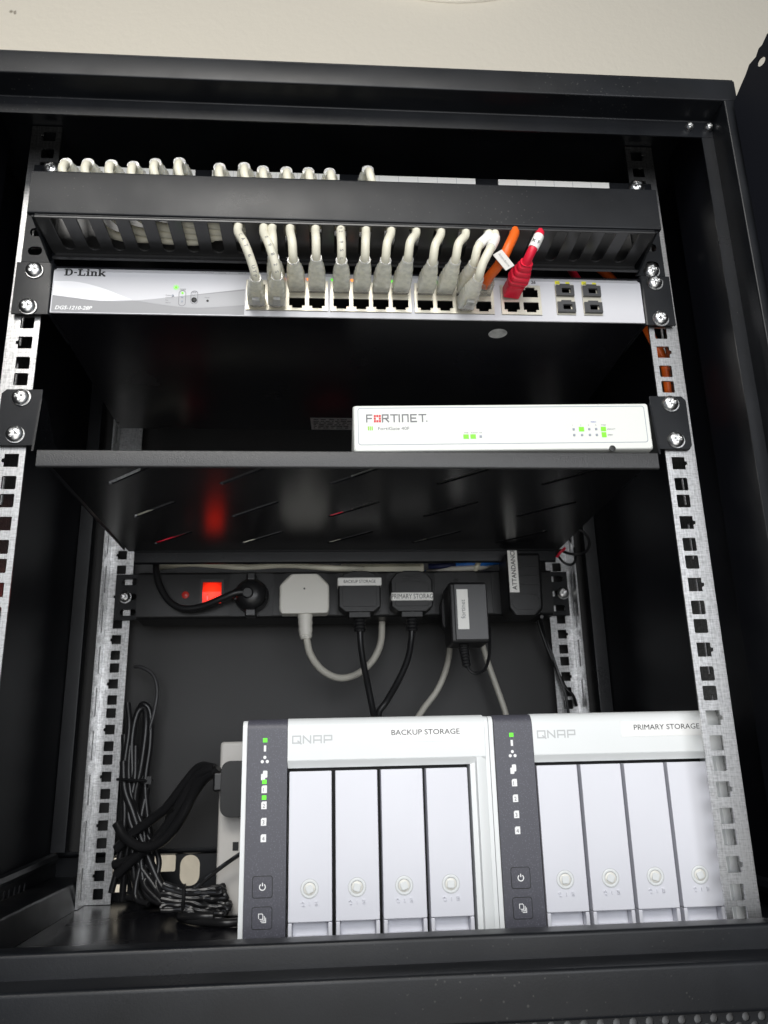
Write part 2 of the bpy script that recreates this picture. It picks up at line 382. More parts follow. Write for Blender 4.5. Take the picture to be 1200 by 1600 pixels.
# ------------------------------------------------------------------ the cabinet
FLOOR = -323
cab = empty('rack_cabinet', (0, 130, -345), 'open black steel rack cabinet with galvanised mounting rails inside', 'cabinet')
XO, YF, YI, YB = 281, -70, -50, 345
mb = MB(); bent_prism(mb, [(YI, 242), (YI, 256.5), (YF, 257.5), (YF, 276), (YF+30, 276)], -1.2, -XO, XO, lambda u, v, x: (x, u, v))
mb.build('top_rail', BLK, cab)
mb = MB(); bent_prism(mb, [(YI+14, -292), (YI, -292), (YI, -304.5), (YF, -305.5), (YF, -327), (YF+12, -327)], -1.2, -XO, XO, lambda u, v, x: (x, u, v))
mb.build('bottom_rail', BLK, cab)
for s in (-1, 1):
    mb = MB(); mb.box(min(s*261, s*270.2), max(s*261, s*270.2), YI, YI+1.2, -291.5, 241.8)
    bent_prism(mb, [(s*270, YI-.2), (s*270.6, YF-.3), (s*(XO+.2), YF-.3), (s*(XO+.2), YF+85)], s*1.2, -304, 257, lambda u, v, z: (u, v, z))
    mb.build('front_post', BLK, cab)
    mb = MB(); mb.box(min(s*267, s*279), max(s*267, s*279), 6, 11, -300, 274)
    mb.box(min(s*266, s*267), max(s*266, s*267), -48, 11, -300, 274); mb.build('inner_post', BLKI, cab, bevel=0.5)
    mb = MB(); bent_prism(mb, [(s*265.5, 330), (s*265.5, 318), (s*279, 317.5)], s*1.2, -276, 274, lambda u, v, z: (u, v, z)); mb.build('rear_post', BLK, cab)
    # side panel with low vent slots
    holes = [[(y, -310), (y+3.4, -310), (y+6.4, -294), (y+3, -294)] for y in (204, 216, 228, 240, 252)]
    mb = MB(); mb.plate([(YF+20, -321), (YB+1, -321), (YB+1, 276.5), (YF+20, 276.5)], holes, YZ(s*XO, -s), 1.2); mb.build('side_panel', BLKI, cab)
    mb = MB(); mb.tube([(s*276, -40, -287), (s*276, 150, -285), (s*276, 318, -281)], 5, 8); mb.build('side_bar', BLK, cab)
    mb = MB(); bent_prism(mb, [(s*247, FLOOR), (s*251, -302), (s*279, -301)], s*1.2, -46, 340, lambda u, v, y: (u, y, v)); mb.build('base_beam', BLK, cab)
MB().box(-XO, XO, YF+1.5, YB+2, 276.35, 278).build('roof_panel', BLK, cab)
MB().box(-XO+1.5, XO-1.5, YI+1.5, YB, FLOOR-1.5, FLOOR).build('floor_panel', BLKG, cab)
# back panel: upper sheet and lower bar with openings
MB().box(-XO, XO, YB, YB+1.2, -279, 276.4).build('back_panel', BACKM, cab)
hs = [rr(x, -298, 19, 28, 9.3, 6) for x in (-152, -62, 40, 130)]+[rr(x, -291, 22, 15, 1.5, 2) for x in (-177, -107, 0, 85, 175)]+[rr(-219, -293, 13, 17, 1, 2), rr(-219, -312, 16, 7, 1, 2)]
mb = MB(); mb.plate([(-XO, FLOOR), (XO, FLOOR), (XO, -281.5), (-XO, -281.5)], hs, XZ(YB-3), 1.2); mb.build('rear_bar', BLK, cab)
mb = MB(); bent_prism(mb, [(YB-3.5, -282), (YB-9, -280.5), (YB-9, -277)], 1.2, -XO+2, XO-2, lambda u, v, x: (x, u, v)); mb.build('rear_bar_lip', BLK, cab)
# perforated plinth under the front rail
mb = MB(); px, rw = 8.6, 4.3
hl = [circ(-268+px*(i+(0.5 if j % 2 else 0)), -331.4-rw*j, 2.2, 10) for j in range(4) for i in range(62)]
mb.plate([(-XO, -348), (XO, -348), (XO, -328.3), (-XO, -328.3)], hl, XZ(YF+4), 1.2); mb.build('plinth_grille', BLK, cab)
MB().box(-XO+2, XO-2, YF+9, YF+10, -347, -329).build('pale_backing', BACKING, cab)  # pale sheet added behind the grille so its holes show as light dots
for x in (257.5, 272.5): screw(cab, x-5.5, YI-0.1, 250.2, 3.0, 0)
screw(cab, -257, YI-0.1, 250.2, 3.0, 0)
# mounting rails
def zk(k): u, r = divmod(k, 3); return -(44.45*u+(0, 15.875, 28.575)[r])
def rail(s, Y, dz, kmin, kmax, zt, zb, depth, xin):
    holes = []
    for k in range(kmin, kmax+1):
        c = zk(k)+dz; h = 4.75
        if k % 3 == 0:
            o = 232.55+h
            q = [(232.55-h, c-h), (o, c-h), (o, c-1.6), (o+1.6, c-1.2), (o+1.6, c+1.2), (o, c+1.6), (o, c+h), (232.55-h, c+h)]
        else: q = rr(232.55, c, 2*h, 2*h, 0.9, 2)
        holes.append([(s*u, v) for u, v in q])
    mb = MB(); xo = 246.0
    mb.plate([(s*xin, zb), (s*xo, zb), (s*xo, zt), (s*xin, zt)], holes, XZ(Y), 1.6)
    # return flange with slots
    y0, y1 = (Y+1.65, Y+depth) if depth > 0 else (Y+depth, Y-0.05)
    sl = []; z = zb+8
    while z+30 < zt: sl.append(rr(y0+(y1-y0)*(.42 if depth < 0 else .5), z+12, 4.4, 28, 1.5, 3)); z += 41
    mb.plate([(y0, zb), (y1, zb), (y1, zt), (y0, zt)], sl, YZ(s*xo, -s), 1.6)
    o = mb.build('mounting_rail', GALV, cab, bevel=0.45, seg=2, smooth=False); return o
for s in (-1, 1):
    rail(s, 0, 0, -18, 21, 275.5, -318, 42, 223.8)
    rail(s, 318.9, -75.35, -7, 16, 240, FLOOR+0.5, -25, 220.6)
# door on the right, swung wide open
hz = [circ(26+14*(i+(0.5 if j % 2 else 0)), 266-12*j, 3.4, 12) for j in range(46) for i in range(2) if i or j < 1]
dv = Vector((0.40, -0.916, 0))
def dfn(u, v, t): return (275.5+dv.x*u-dv.y*t, -73.5+dv.y*u+dv.x*t, v)
mb = MB(); mb.plate([(0, -320), (52, -320), (52, 284), (34, 283), (29, 278), (26, 277.5), (23, 273), (17, 271.5), (13, 266), (9, 262), (0, 252)], hz, dfn, 1.2); door = mb.build('door', BLKI, cab)
mb = MB()
for i in range(14): mb.lathe([(2.2, 0), (3.0, 1.2), (2.2, 2.4)], (285.5, -83, 206+2.6*i), 'Z', 12)
mb.lathe([(1.8, 0), (1.8, 60)], (285.5, -83, 194), 'Z', 10); mb.build('hinge_spring', PLG, door)

# ------------------------------------------------------------------ cable manager
cm = empty('cable_manager', (0, -20, 157), 'black horizontal cable manager with plain cover and slotted bottom, over the silver switch', 'cable manager')
mb = MB(); bent_prism(mb, [(-32, 197.4), (-46, 197.4), (-46, 162.8), (-42.5, 162.8)], 1.2, -223.5, 221.5, lambda u, v, x: (x, u, v)); mb.build('cover', BLK, cm)
PITCH = 17.7
sl = []
for k in range(-2, 22):
    c = -169.4+PITCH*k
    if c+5 > 212: continue
    h = 4.1; q = [(c-h, -43.5), (c+h, -43.5)]
    for i in range(9): a = -math.pi*i/8; q.append((c+h*math.cos(a), -12.5-h*math.sin(a)))
    sl.append(q)
mb = MB(); mb.plate([(-219, -45), (217, -45), (217, -4), (-219, -4)], sl, XY(160), 1.6); mb.build('slotted_plate', SLOTM, cm, bevel=.35, seg=1)
MB().box(-219, 217, -44.9, -42.7, 161.7, 164.5).build('front_edge', BLK, cm, bevel=.4)
mb = MB(); bent_prism(mb, [(-4, 198), (-4, 158), (-9, 153.4), (-9, 152.3)], 1.2, -217, 217, lambda u, v, x: (x, u, v)); mb.build('back_plate', SLOTM, cm)
for s in (-1, 1):
    mb = MB(); mb.plate([(s*217.5, 152.4), (s*241, 152.4), (s*241, 199), (s*217.5, 199)], [rr(s*232, 177.8, 10, 7, 3.2, 3), rr(s*232, 161.9, 10, 7, 3.2, 3)], XZ(-3.2), 1.8)
    mb.build('ear', BLK, cm, bevel=.3)
    mb = MB(); mb.plate([(-44, 161), (-44, 197), (-3.4, 197), (-3.4, 153)], [], YZ(s*219.6-(s > 0)*2, s), 1.5); mb.build('end_bracket', BLK, cm)
screw(cm, 229.9, -3.4, 156.5)

# ------------------------------------------------------------------ patch panel behind it
pp = empty('patch_bay', (0, -3, 200), 'black patch panel with white label strips, half hidden above the cable manager', 'patch panel')
MB().box(-240, 240, -2.6, -0.2, 208, 237.5).build('panel', BLK, pp)
MB().box(-222, 222, 0, 40, 208.5, 232).build('port_housing', PLB, pp)
for (a, b) in ((-221, -119.5), (-107, -9.5), (6, 97), (115, 204.5)):
    ls = MB().box(a, b, -5.2, -2.8, 226.5, 235.6).build('label_strip', LBL, pp, bevel=.3)
    n = 6
    tk = MB()
    for i in range(1, n): xx = a+(b-a)*i/n; tk.box(xx-.25, xx+.25, -5.45, -5.25, 226.8, 235.2)
    tk.build('tick_marks', INKL, ls)
    if a in (-107, -221):
        for i in range(6): flat_text('letter', 'FDDPFD'[i] if a == -107 else 'DFPDFP'[i], a+(b-a)*(i+.62)/n, 229.6, -5.5, 3.4, INKG, ls, bold=.02)
    pk = MB()
    for i in range(6): xx = a+(b-a)*(i+.5)/n; pk.box(xx-6.2, xx+6.2, -3.4, -2.7, 210, 223)
    pk.build('port_row', CAV, pp)
screw(pp, -227.2, -2.8, 233.9, rot=.3); screw(pp, 227.3, -2.8, 234.0, rot=.9)

# ------------------------------------------------------------------ network switch
sw = empty('network_switch', (0, 90, 110.7), 'silver rack network switch with rows of ports, cables plugged in its front', 'network switch')
X0, X1, Z0, Z1 = -216.5, 219.5, 110.8, 149.6
mb = MB(); mb.box(X0, X1, 14, 207, Z0, Z1)
mb.box(X0, X1, -2.9, 14, Z0, Z0+1); mb.box(X0, X1, -2.9, 14, Z1-1, Z1); mb.box(X0, X0+1, -2.9, 14, Z0+1, Z1-1); mb.box(X1-1, X1, -2.9, 14, Z0+1, Z1-1)
mb.build('chassis', BLKG, sw)
blocks = [(-78.5, 4), (-17.0, 4), (45.2, 4), (110.3, 2)]
CP = 14.55
bh = [rr(x+(n*CP+1.6)/2, 128, n*CP+1.6, 25.2, .3, 1) for x, n in blocks]
sf = [(159.6, 129.2), (180.2, 129.2)]
bh += [rr(x, z, 14.4, 26.0, .3, 1) for x, z in sf]
mb = MB(); mb.plate([(X0, Z0), (X1, Z0), (X1, Z1-5), (X0, Z1-5)], bh, XZ(-4.2), 1.2)
fp = mb.build('faceplate', FACE, sw)
mb = MB(); mb.add([(X0, -4.2, Z1-5), (X1, -4.2, Z1-5), (X1, -1.2, Z1), (X0, -1.2, Z1), (X0, -2.9, Z1-5), (X1, -2.9, Z1-5)], [(0, 1, 2, 3)]); mb.build('top_bevel', FACE, fp, smooth=False)
Yp = -4.34
def arc(pts, sub=8): return [(p.x, p.y) for p in catmull([(a, b, 0) for a, b in pts], sub)]
lo = arc([(-215.6, 124.6), (-200, 122.6), (-182, 120.6), (-158, 121.6), (-130, 125.2), (-105, 129), (-79.5, 132.8)])
MB().sheet(lo+[(-79.5, 111.6), (-215.6, 111.6)], XZ(Yp)).build('grey_swoosh', SWG, fp, smooth=False)
wu = arc([(-215.6, 136.4), (-200, 136), (-182, 131.5), (-160, 122.2)])
wd = arc([(-160, 121.7), (-182, 120.8), (-200, 122.8), (-215.6, 124.8)])
MB().sheet(wu+wd, XZ(Yp-.06)).build('white_swoosh', SWW, fp, smooth=False)
l1 = arc([(-158, 121.4), (-130, 117.5), (-110, 116.6), (-79.5, 119.5)])
MB().sheet(arc([(-158, 121.5), (-130, 124.9), (-105, 128.2), (-79.5, 131.5)])+l1[::-1], XZ(Yp-.1)).build('light_swoosh', mat('print_mid', (0.40, 0.40, 0.415), 0.5), fp, smooth=False)
# slab-serif maker's name, drawn with bars
mb = MB(); fn0 = lambda u, v, t: (-209.2+u, Yp-.02+t, 141.0+v)
kb = [0]
def bar(u0, u1, v0, v1): kb[0] += 1; q_ = -.012*(kb[0] % 7); mb.add([fn0(u0, v0, q_), fn0(u1, v0, q_), fn0(u1, v1, q_), fn0(u0, v1, q_)], [(0, 1, 2, 3)])
H = 5.6
bar(0, 4, 0, .7); bar(0, 4, H-.7, H); bar(.9, 2.4, .7, H-.7)
for i in range(8):
    a0, a1 = R(-90+180*i/8), R(-90+180*(i+1)/8); c0 = (3.6, H/2)
    f = lambda a, ro: fn0(c0[0]+(2.6 if ro else 1.1)*math.cos(a), c0[1]+(H/2 if ro else H/2-.7)*math.sin(a), -.1)
    mb.add([f(a0, 0), f(a1, 0), f(a1, 1), f(a0, 1)], [(0, 1, 2, 3)])
bar(7, 9, 2.2, 3.1)
bar(9.6, 15, 0, .8); bar(10.5, 12, .8, H); bar(9.6, 13, H-.7, H); bar(14.2, 15, .8, 2.1)
bar(15.6, 18.2, 0, .7); bar(16.2, 17.6, .7, 3.9); bar(15.6, 17.6, 3.3, 3.9); bar(16.1, 17.6, 4.5, 5.7)
bar(18.6, 20.9, 0, .7); bar(19.1, 20.5, .7, 3.9); bar(18.6, 20.5, 3.3, 3.9); bar(20.5, 22.3, 3.1, 3.9); bar(21.7, 23.1, .7, 3.5); bar(21.3, 23.6, 0, .7)
bar(24, 26.2, 0, .7); bar(24.5, 25.9, .7, H+.2); bar(24, 25.9, H-.4, H+.2)
mb.stroke([(26.1, 1.9), (28.2, 3.6)], .9, fn0); mb.stroke([(26.4, 2.1), (28.6, .4)], 1.2, fn0); bar(27.6, 29.4, 0, .7); bar(27.2, 29.2, 3.3, 3.9)
mb.build('maker_name', INKB, fp, smooth=False)
flat_text('model_name', 'DGS-1210-28P', -213.2, 113.4, Yp-.02, 2.9, INKW, fp, width=26, shear=.25, bold=.02)
for i, (x, s) in enumerate(((-112, 'Link/Act/Speed'), (-99, 'Console'), (-91, '1'), (-84.5, 'Reset  A'))): flat_text('small_print', s, x, 146.2, -3.2, 1.1, INKG, fp)
for xx, n in blocks:
    flat_text('port_numbers', {0: '1 3 5 7', 1: '9 11 13 15', 2: '17 19 21 23', 3: '25 26'}[blocks.index((xx, n))], xx+4, 142.0, Yp, 1.7, INKG, fp)
mb = MB()
for (x, z, wd, h) in ((-124.2, 124.2, 5.2, 13), (-115.6, 125, 5.2, 11)):
    o = rr(x, z, wd, h, 2.5, 6); i = rr(x, z, wd-.7, h-.7, 2.2, 6); n = len(o)
    mb.add([(u, Yp-.14, v) for u, v in o+i], [(k, (k+1) % n, n+(k+1) % n, n+k) for k in range(n)])
mb.build('panel_outlines', INKG, fp, smooth=False)
MB().lathe([(1.9, 0), (1.9, .8), (1.5, 1.0)], (-115.6, -4.4, 122.8), seg=16).build('mode_button', INKB, fp)
MB().lathe([(.9, 0), (.9, .4)], (-106, -4.3, 122.4), seg=12).build('reset_hole', INKB, fp)
for (x, z, m) in ((-124.2, 128.5, LEDY), (-124.2, 125.2, LEDOFF), (-124.2, 121.6, LEDOFF), (-131, 126.2, LEDOFF)): MB().lathe([(.8, 0), (.8, .5)], (x, -4.3, z), seg=10).build('indicator', m, fp)
for t, x, z in (('Power', -136, 125.9), ('Console', -136, 124), ('Fan', -136, 121.9), ('Alarm', -136, 119.8), ('LINK', -117.4, 128.5), ('PoE', -117.2, 126.4), ('Reset', -108, 124.6), ('MODE', -126, 131)): flat_text('small_print', t, x, z, Yp-.14, 1.05, INKG, fp)
mb = MB()
for a in range(0, 360, 45): mb.add([(-129+2.1*math.cos(R(a+d))*q, -4.5, 133+2.1*math.sin(R(a+d))*q) for d, q in ((-9, 1), (9, 1), (9, .62), (-9, .62))], [(0, 1, 2, 3)])
mb.sheet(circ(-129, 133, 1.0, 12), XZ(-4.5)); mb.build('power_light', LEDY, fp, smooth=False)
# port blocks
for bi, (xb, n) in enumerate(blocks):
    holes = []
    for i in range(n):
        c = xb+.8+CP*(i+.5)
        for (zb, zt, sg) in ((130.3, 138.6, 1), (117.6, 126.0, -1)):
            if sg < 0: holes.append([(c-5.8, zt), (c+5.8, zt), (c+5.8, zb+1.9), (c+3.6, zb+1.9), (c+3.6, zb), (c-3.6, zb), (c-3.6, zb+1.9), (c-5.8, zb+1.9)])
            else: holes.append([(c-5.8, zb), (c+5.8, zb), (c+5.8, zt-1.9), (c+3.6, zt-1.9), (c+3.6, zt), (c-3.6, zt), (c-3.6, zt-1.9), (c-5.8, zt-1.9)])
    x1 = xb+n*CP+1.6
    mb = MB(); mb.plate([(xb+.1, 115.6), (x1-.1, 115.6), (x1-.1, 140.4), (xb+.1, 140.4)], holes, XZ(-5.2), 1.0)
    pb = mb.build('port_block', NICKEL, sw)
    for i in range(n):
        c = xb+.8+CP*(i+.5)
        for (zb, zt) in ((129.6, 139.2), (117, 126.6)):
            q = MB(); q.add([(c-6.4, -4.2, zb), (c+6.4, -4.2, zb), (c+6.4, -4.2, zt), (c-6.4, -4.2, zt), (c-6.4, 11, zb), (c+6.4, 11, zb), (c+6.4, 11, zt), (c-6.4, 11, zt)],
                            [(4, 5, 6, 7), (0, 1, 5, 4), (1, 2, 6, 5), (2, 3, 7, 6), (3, 0, 4, 7)])
            q.build('port', CAV, pb, smooth=False)
    leds = {0: {2: LEDO, 3: LEDO}, 1: {0: LEDG, 1: LEDO, 3: LEDG}, 2: {1: LEDG, 2: LEDY}, 3: {}}[bi]
    for i, m in leds.items():
        c = xb+.8+CP*(i+.5)-6.4
        MB().plate([(c-1.3, 142.4), (c+1.3, 142.4), (c, 140.2)], [], XZ(-5.4), .9).build('port_light', m, pb, smooth=False)
for x, z in sf:
    mb = MB(); mb.plate([(x-7.1, z-12.9), (x+7.1, z-12.9), (x+7.1, z+12.9), (x-7.1, z+12.9)], [rr(x, z+7.2, 7.4, 4.8, .3, 1), rr(x, z-6.8, 7.4, 4.8, .3, 1)], XZ(-5), 1.0)
    cg = mb.build('sfp_cage', NICKEL, sw)
    for d in (7, -7):
        q = MB(); q.plate([(x-6.8, z+d-4.6), (x+6.8, z+d-4.6), (x+6.8, z+d+4.0), (x+3.8, z+d+4.0), (x+3.8, z+d+5.2), (x-3.8, z+d+5.2), (x-3.8, z+d+4.0), (x-6.8, z+d+4.0)], [rr(x+.8, z+d-.4, 7.0, 4.2, .3, 1)], XZ(-7.0), 2.2)
        q.build('sfp_slot', PLG, cg)
        MB().box(x-6, x+6, 6, 7, z+d-4, z+d+4).build('slot_back', CAV, cg)
    flat_text('slot_number', '27' if x < 170 else '28', x-5.6, z+13.4, Yp, 1.9, INKB, fp)
    MB().box(x-6.6, x-3.0, -4.31, -4.25, z+13.1, z+16.2).build('yellow_mark', YEL, fp); MB().box(x+1.6, x+4.6, -4.31, -4.25, z+13.1, z+15.4).build('yellow_mark', YEL, fp)
flat_text('block_mark', '26', 134.6, 142.6, Yp, 2.4, INKB, fp, bold=.03)
for s in (-1, 1):
    xi = X0 if s < 0 else X1
    a = [(xi, 40), (xi+s*1.2, -3.0), (s*243, -3.0)]
    mb = MB(); bent_prism(mb, a, 1.6 if s < 0 else -1.6, 109.3, 151.2, lambda u, v, z: (u, v, z)); mb.build('ear', BLK, sw)
for (x, z) in ((-230.2, 144.6), (-231.8, 114.9), (230.4, 145.4), (231.4, 114.6)): screw(sw, x, -4.8, z)
mb = MB(); mb.sheet([(-34, 178), (6, 178), (8, 206.5), (-33, 206.5)], XY(110.68)); slb = mb.build('spec_label', SPECL, sw, smooth=False)
pr = MB(); lr = random.Random(5)
for q in range(6):
    x = -31
    while x < 2:
        wd = lr.uniform(1.5, 6); pr.sheet([(x, 181+q*4), (min(x+wd, 5), 181+q*4), (min(x+wd, 5), 183+q*4), (x, 183+q*4)], XY(110.62)); x += wd+lr.uniform(.8, 3)
pr.build('label_print', INKB, slb, smooth=False)
mb = MB(); mb.sheet(circ(111, 15, 7.2, 20), XY(110.68)); mb.build('round_sticker', SPECL, sw, smooth=False)

# ------------------------------------------------------------------ shelf and firewall
sh = empty('rack_shelf', (0, 120, 2), 'black slotted rack shelf under the switch, carrying the white firewall box', 'shelf')
mb = MB(); hs = []
for yc in (208, 119, 33):
    for i in range(5):
        c = -161+82*i; L = 27; hw = 2.6; d = Vector((.69, -.72)); n = Vector((.72, .69)); p = Vector((c, yc)); q = []
        for (e, a0) in ((1, -90), (-1, 90)):
            for k in range(5):
                a = R(a0+180*k/4); q.append(tuple(p+d*e*L+(d*math.cos(a)+n*math.sin(a))*hw))
        hs.append(q)
mb.plate([(-211.5, -10), (212, -10), (218, 258), (-212, 258)], hs, XY(2), 1.4); mb.build('tray', SHELFU, sh)
mb = MB(); bent_prism(mb, [(-6, 3.4), (-12, 3.4), (-12, -8.6), (-9.5, -8.6)], 1.2, -212, 212.5, lambda u, v, x: (x, u, v)); mb.build('front_lip', SHELFM, sh)
mb = MB(); bent_prism(mb, [(255, 1.9), (259, 1.9), (259, -9.2), (262, -9.2)], -1.2, -206, 214, lambda u, v, x: (x, u, v)); mb.build('rear_lip', BLK, sh)
for s in (-1, 1):
    mb = MB(); mb.plate([(-9, 3.5), (258, 3.5), (258, 14), (30, 24), (6, 46), (-3, 46)], [], YZ(s*214.5-1+(1.4 if s > 0 else 0), s), 1.4); mb.build('side_bracket', BLK, sh)
    mb = MB(); mb.plate([(s*215.5, 9.5), (s*241, 9.5), (s*243, 13), (s*243, 48), (s*240, 51), (s*215.5, 51)], [], XZ(-3.4), 1.8); mb.build('ear', BLK, sh, bevel=.4)
for (x, z) in ((-229.5, 44.8), (-230.6, 17.6), (230.4, 44.9), (230.9, 16.4)): screw(sh, x, -3.6, z)

fw = empty('firewall_box', (104.6, -8.5, 3.6), 'flat white firewall box with lit green indicators lying on the black rack shelf', 'firewall')
FW = Vector((104.6, -8.5, 3.6))
def fwp(mbx, name, m, **kw):
    o = mbx.build(name, m, None, **kw); o.parent = fw; return o
W2, D2, H2 = 106.2, 158, 37.6
mb = MB(); o_ = rr(0, H2/2+1, 2*W2, H2-2, 2.0, 4); secs = []
for (y, k, dz) in ((5.5, 1, 0), (0, 1, 0)): secs.append([(u*k, y, v+dz) for u, v in o_])
mb.loft([[(u, D2, v) for u, v in o_], [(u, 2, v) for u, v in o_], [(u*.994, .5, (v-H2/2)*.97+H2/2) for u, v in o_], [(u*.988, 0, (v-H2/2)*.94+H2/2) for u, v in o_]])
fwp(mb, 'case', FGW, angle=25)
bo = rr(0, H2/2+2.4, 2*W2-7, H2-9.5, 2, 4); bi_ = rr(0, H2/2+2.4, 2*W2-7.9, H2-10.4, 1.7, 4); n = len(bo)
mb = MB(); mb.add([(u, -.12, v) for u, v in bo+bi_], [(k, (k+1) % n, n+(k+1) % n, n+k) for k in range(n)]); fwp(mb, 'bezel_line', LEDOFF, smooth=False)
MB2 = MB(); MB2.box(-W2+18, -W2+38, .55, 1.2, 1.1, 2.0); fwp(MB2, 'latch_slot', PLG)
mb = MB(); mb.lathe([(2.3, 0), (2.3, .7), (1.4, .9)], (W2-30, .2, 2.7), seg=16); fwp(mb, 'reset_button', INKB)
# squared maker's letters
def F(mbx, pls, x, k=1.0, wd=.95): 
    for pl in pls: mbx.stroke([(x+u*k, 24.6+v*k) for u, v in pl], wd, lambda u, v, t: (u, -.16+t, v))
h = 5.2
mb = MB()
F(mb, [[(0, 0), (0, h), (3.6, h)], [(0, h/2), (3.2, h/2)]], -96.4)
x = -85.3
for g in ([[(0, 0), (0, h), (3.9, h), (3.9, h*.52), (0, h*.45)], [(2.2, h*.45), (4.2, 0)]], [[(0, h), (4.6, h)], [(2.3, h), (2.3, 0)]], [[(0, 0), (0, h)]], [[(0, 0), (0, h), (3.9, h), (3.9, 0)]], [[(3.8, h), (0, h), (0, 0), (3.8, 0)], [(0, h/2), (3.3, h/2)]], [[(0, h), (4.6, h)], [(2.3, h), (2.3, 0)]]):
    F(mb, g, x); x += {1: 2.3}.get(len(g) if len(g[0]) == 2 and g[0][0][0] == 0 and len(g) == 1 else 0, 5.9)
mb.sheet([(x-.6+u, 24.6+v) for u, v in circ(0, .2, .5, 8)], lambda u, v, t: (u, -.16, v))
fwp(mb, 'maker_name', INKG, smooth=False)
mb = MB()
for i in range(3):
    for j in range(3):
        if i == 1 and j == 1: continue
        mb.add([(-91.4+i*1.75+a, -.16, 24.2+j*2.0+b) for a, b in ((0, 0), (1.45, 0), (1.45, 1.7), (0, 1.7))], [(0, 1, 2, 3)])
fwp(mb, 'red_emblem', INKR, smooth=False)
mb = MB()
for i in range(3): mb.add([(-95.8+i*1.3+a, -.16, 18.2+b) for a, b in ((0, 0), (.95, 0), (.95, 3.0), (0, 3.0))], [(0, 1, 2, 3)])
fwp(mb, 'green_bars', mat('print_green', (0.30, 0.62, 0.06), .5), smooth=False)
def ft(name, s, x, z, hgt, m, **kw): return fwp(text_mesh(s, lambda u, v, t: (x+u, -.16, z+v), hgt, **kw), name, m, smooth=False)
ft('model_name', 'FortiGate 40F', -88.6, 18.3, 2.4, INKG, width=22)
for x, s in ((-28, 'PWR'), (-23.4, 'STATUS'), (-17.4, 'HA')): ft('small_print', s, x, 15.2, .95, INKG)
for i, x in enumerate((50, 55.6, 61.2, 66.2, 71.4)): ft('small_print', ('1', '2', '3', 'A', 'WAN')[i], x-.5-(i == 4)*.9, 20.2, 1.0, INKG)
ft('small_print', 'LINK/ACT', 74.0, 17.0, .95, INKG); ft('small_print', 'SPEED', 74.0, 12.6, .95, INKG); ft('small_print', 'FDDC', 63.0, 22.6, 1.0, mat('ink_blue', (.06, .08, .45), .5))
def led(x, z, m, wd=1.7, hh=1.7): fwp(MB().box(x-wd/2, x+wd/2, -.5, .1, z-hh/2, z+hh/2), 'indicator', m, bevel=.2)
led(-27, 12.8, LEDY, 3.8, 3.2); led(-22, 12.8, LEDY, 3.8, 3.2); led(-16.6, 12.8, LEDOFF)
for i, x in enumerate((50, 55.6, 61.2, 66.2, 71.4)):
    led(x, 17.6, LEDY if i in (1, 4) else LEDOFF, 3.7 if i in (1, 4) else 1.6, 3.3 if i in (1, 4) else 1.6)
    led(x, 13.2, LEDY if i == 4 else LEDOFF, 3.4 if i == 4 else 1.6, 3.8 if i == 4 else 1.6)
fw.rotation_euler = (0, R(-0.35), R(-1.6))

def shelf_cord(pts, r, m, lab): tag(MB().tube(pts, r, 10, 8).build('shelf_cord', m), lab, 'cord')
shelf_cord([(-205, 268, 8), (-185, 256, 7.5), (-150, 252, 7.5), (-100, 250, 7.2), (-40, 250, 7), (20, 252, 7.2), (75, 251, 7.2), (120, 262, 8), (140, 290, 10)], 4.8, CABW, 'white cord lying along the rear edge of the rack shelf, glimpsed through its slots')
shelf_cord([(-200, 240, 12), (-180, 238, 8.5), (-166, 237, 7.4), (-152, 240, 12), (-150, 262, 16)], 3.6, PINK, 'short red cord end on the rear left of the rack shelf, glimpsed through a slot')
shelf_cord([(-212, 300, 52), (-195, 285, 49), (-180, 280, 47), (-170, 284, 52), (-172, 296, 60)], 4.2, CABW, 'white cord loop hanging at the rear left above the rack shelf')
shelf_cord([(-150, 300, 44), (-160, 288, 45), (-168, 282, 44), (-166, 290, 56)], 3.6, PINK, 'red cord loop hanging at the rear left above the rack shelf')
shelf_cord([(-40, 300, 44), (-26, 284, 46), (-10, 281, 46.5), (4, 286, 46), (10, 302, 46)], 3.8, PINK, 'red cord hanging at the rear middle above the rack shelf')

# ------------------------------------------------------------------ patch cables
def boot(p0, p1, parent, m, name='boot', r0=6.1, r1=3.8, ribs=True, latch=1):
    """moulded boot: squared at the plug, round at the cord"""
    a, b = Vector(p0), Vector(p1); d = (b-a).normalized(); L = (b-a).length
    X = Vector((1, 0, 0)); X = (X-d*X.dot(d)).normalized(); Zv = X.cross(d)*-1
    mb = MB(); secs = []
    prof = [(0, 1.0, .92, .25), (.30, 1.03, 1.0, .3), (.36, .97, .95, .35), (.40, 1.02, .99, .35), (.46, .92, .92, .45), (.52, .90, .90, .5), (.56, .95, .95, .55), (.60, .84, .87, .6), (.66, .82, .86, .7), (.70, .88, .92, .75), (.74, .78, .84, .8), (.80, .78, .84, 1), (.86, .72, .78, 1), (1, .66, .70, 1)]
    for (t, kx, kz, rd) in prof:
        c = a+d*L*t; ring = []
        for (u, v) in rr(0, 0, 2*r0*kx, 2*r0*.86*kz, max(.3, rd*r0*.8*kz*.98), 3): ring.append(c+X*u+Zv*v)
        secs.append(ring)
    mb.loft(secs)
    # latch guard
    q = a+d*L*.05+Zv*r0*.86*latch; e = a+d*L*.42+Zv*r0*.98*latch
    mb.loft([[q+X*u+Zv*v for u, v in ((-2.6, -.6), (2.6, -.6), (2.6, .7), (-2.6, .7))], [e+X*u+Zv*v for u, v in ((-2.6, -1.6), (2.6, -1.6), (2.6, 1.0), (-2.6, 1.0))]])
    return mb.build(name, m, parent, angle=50)
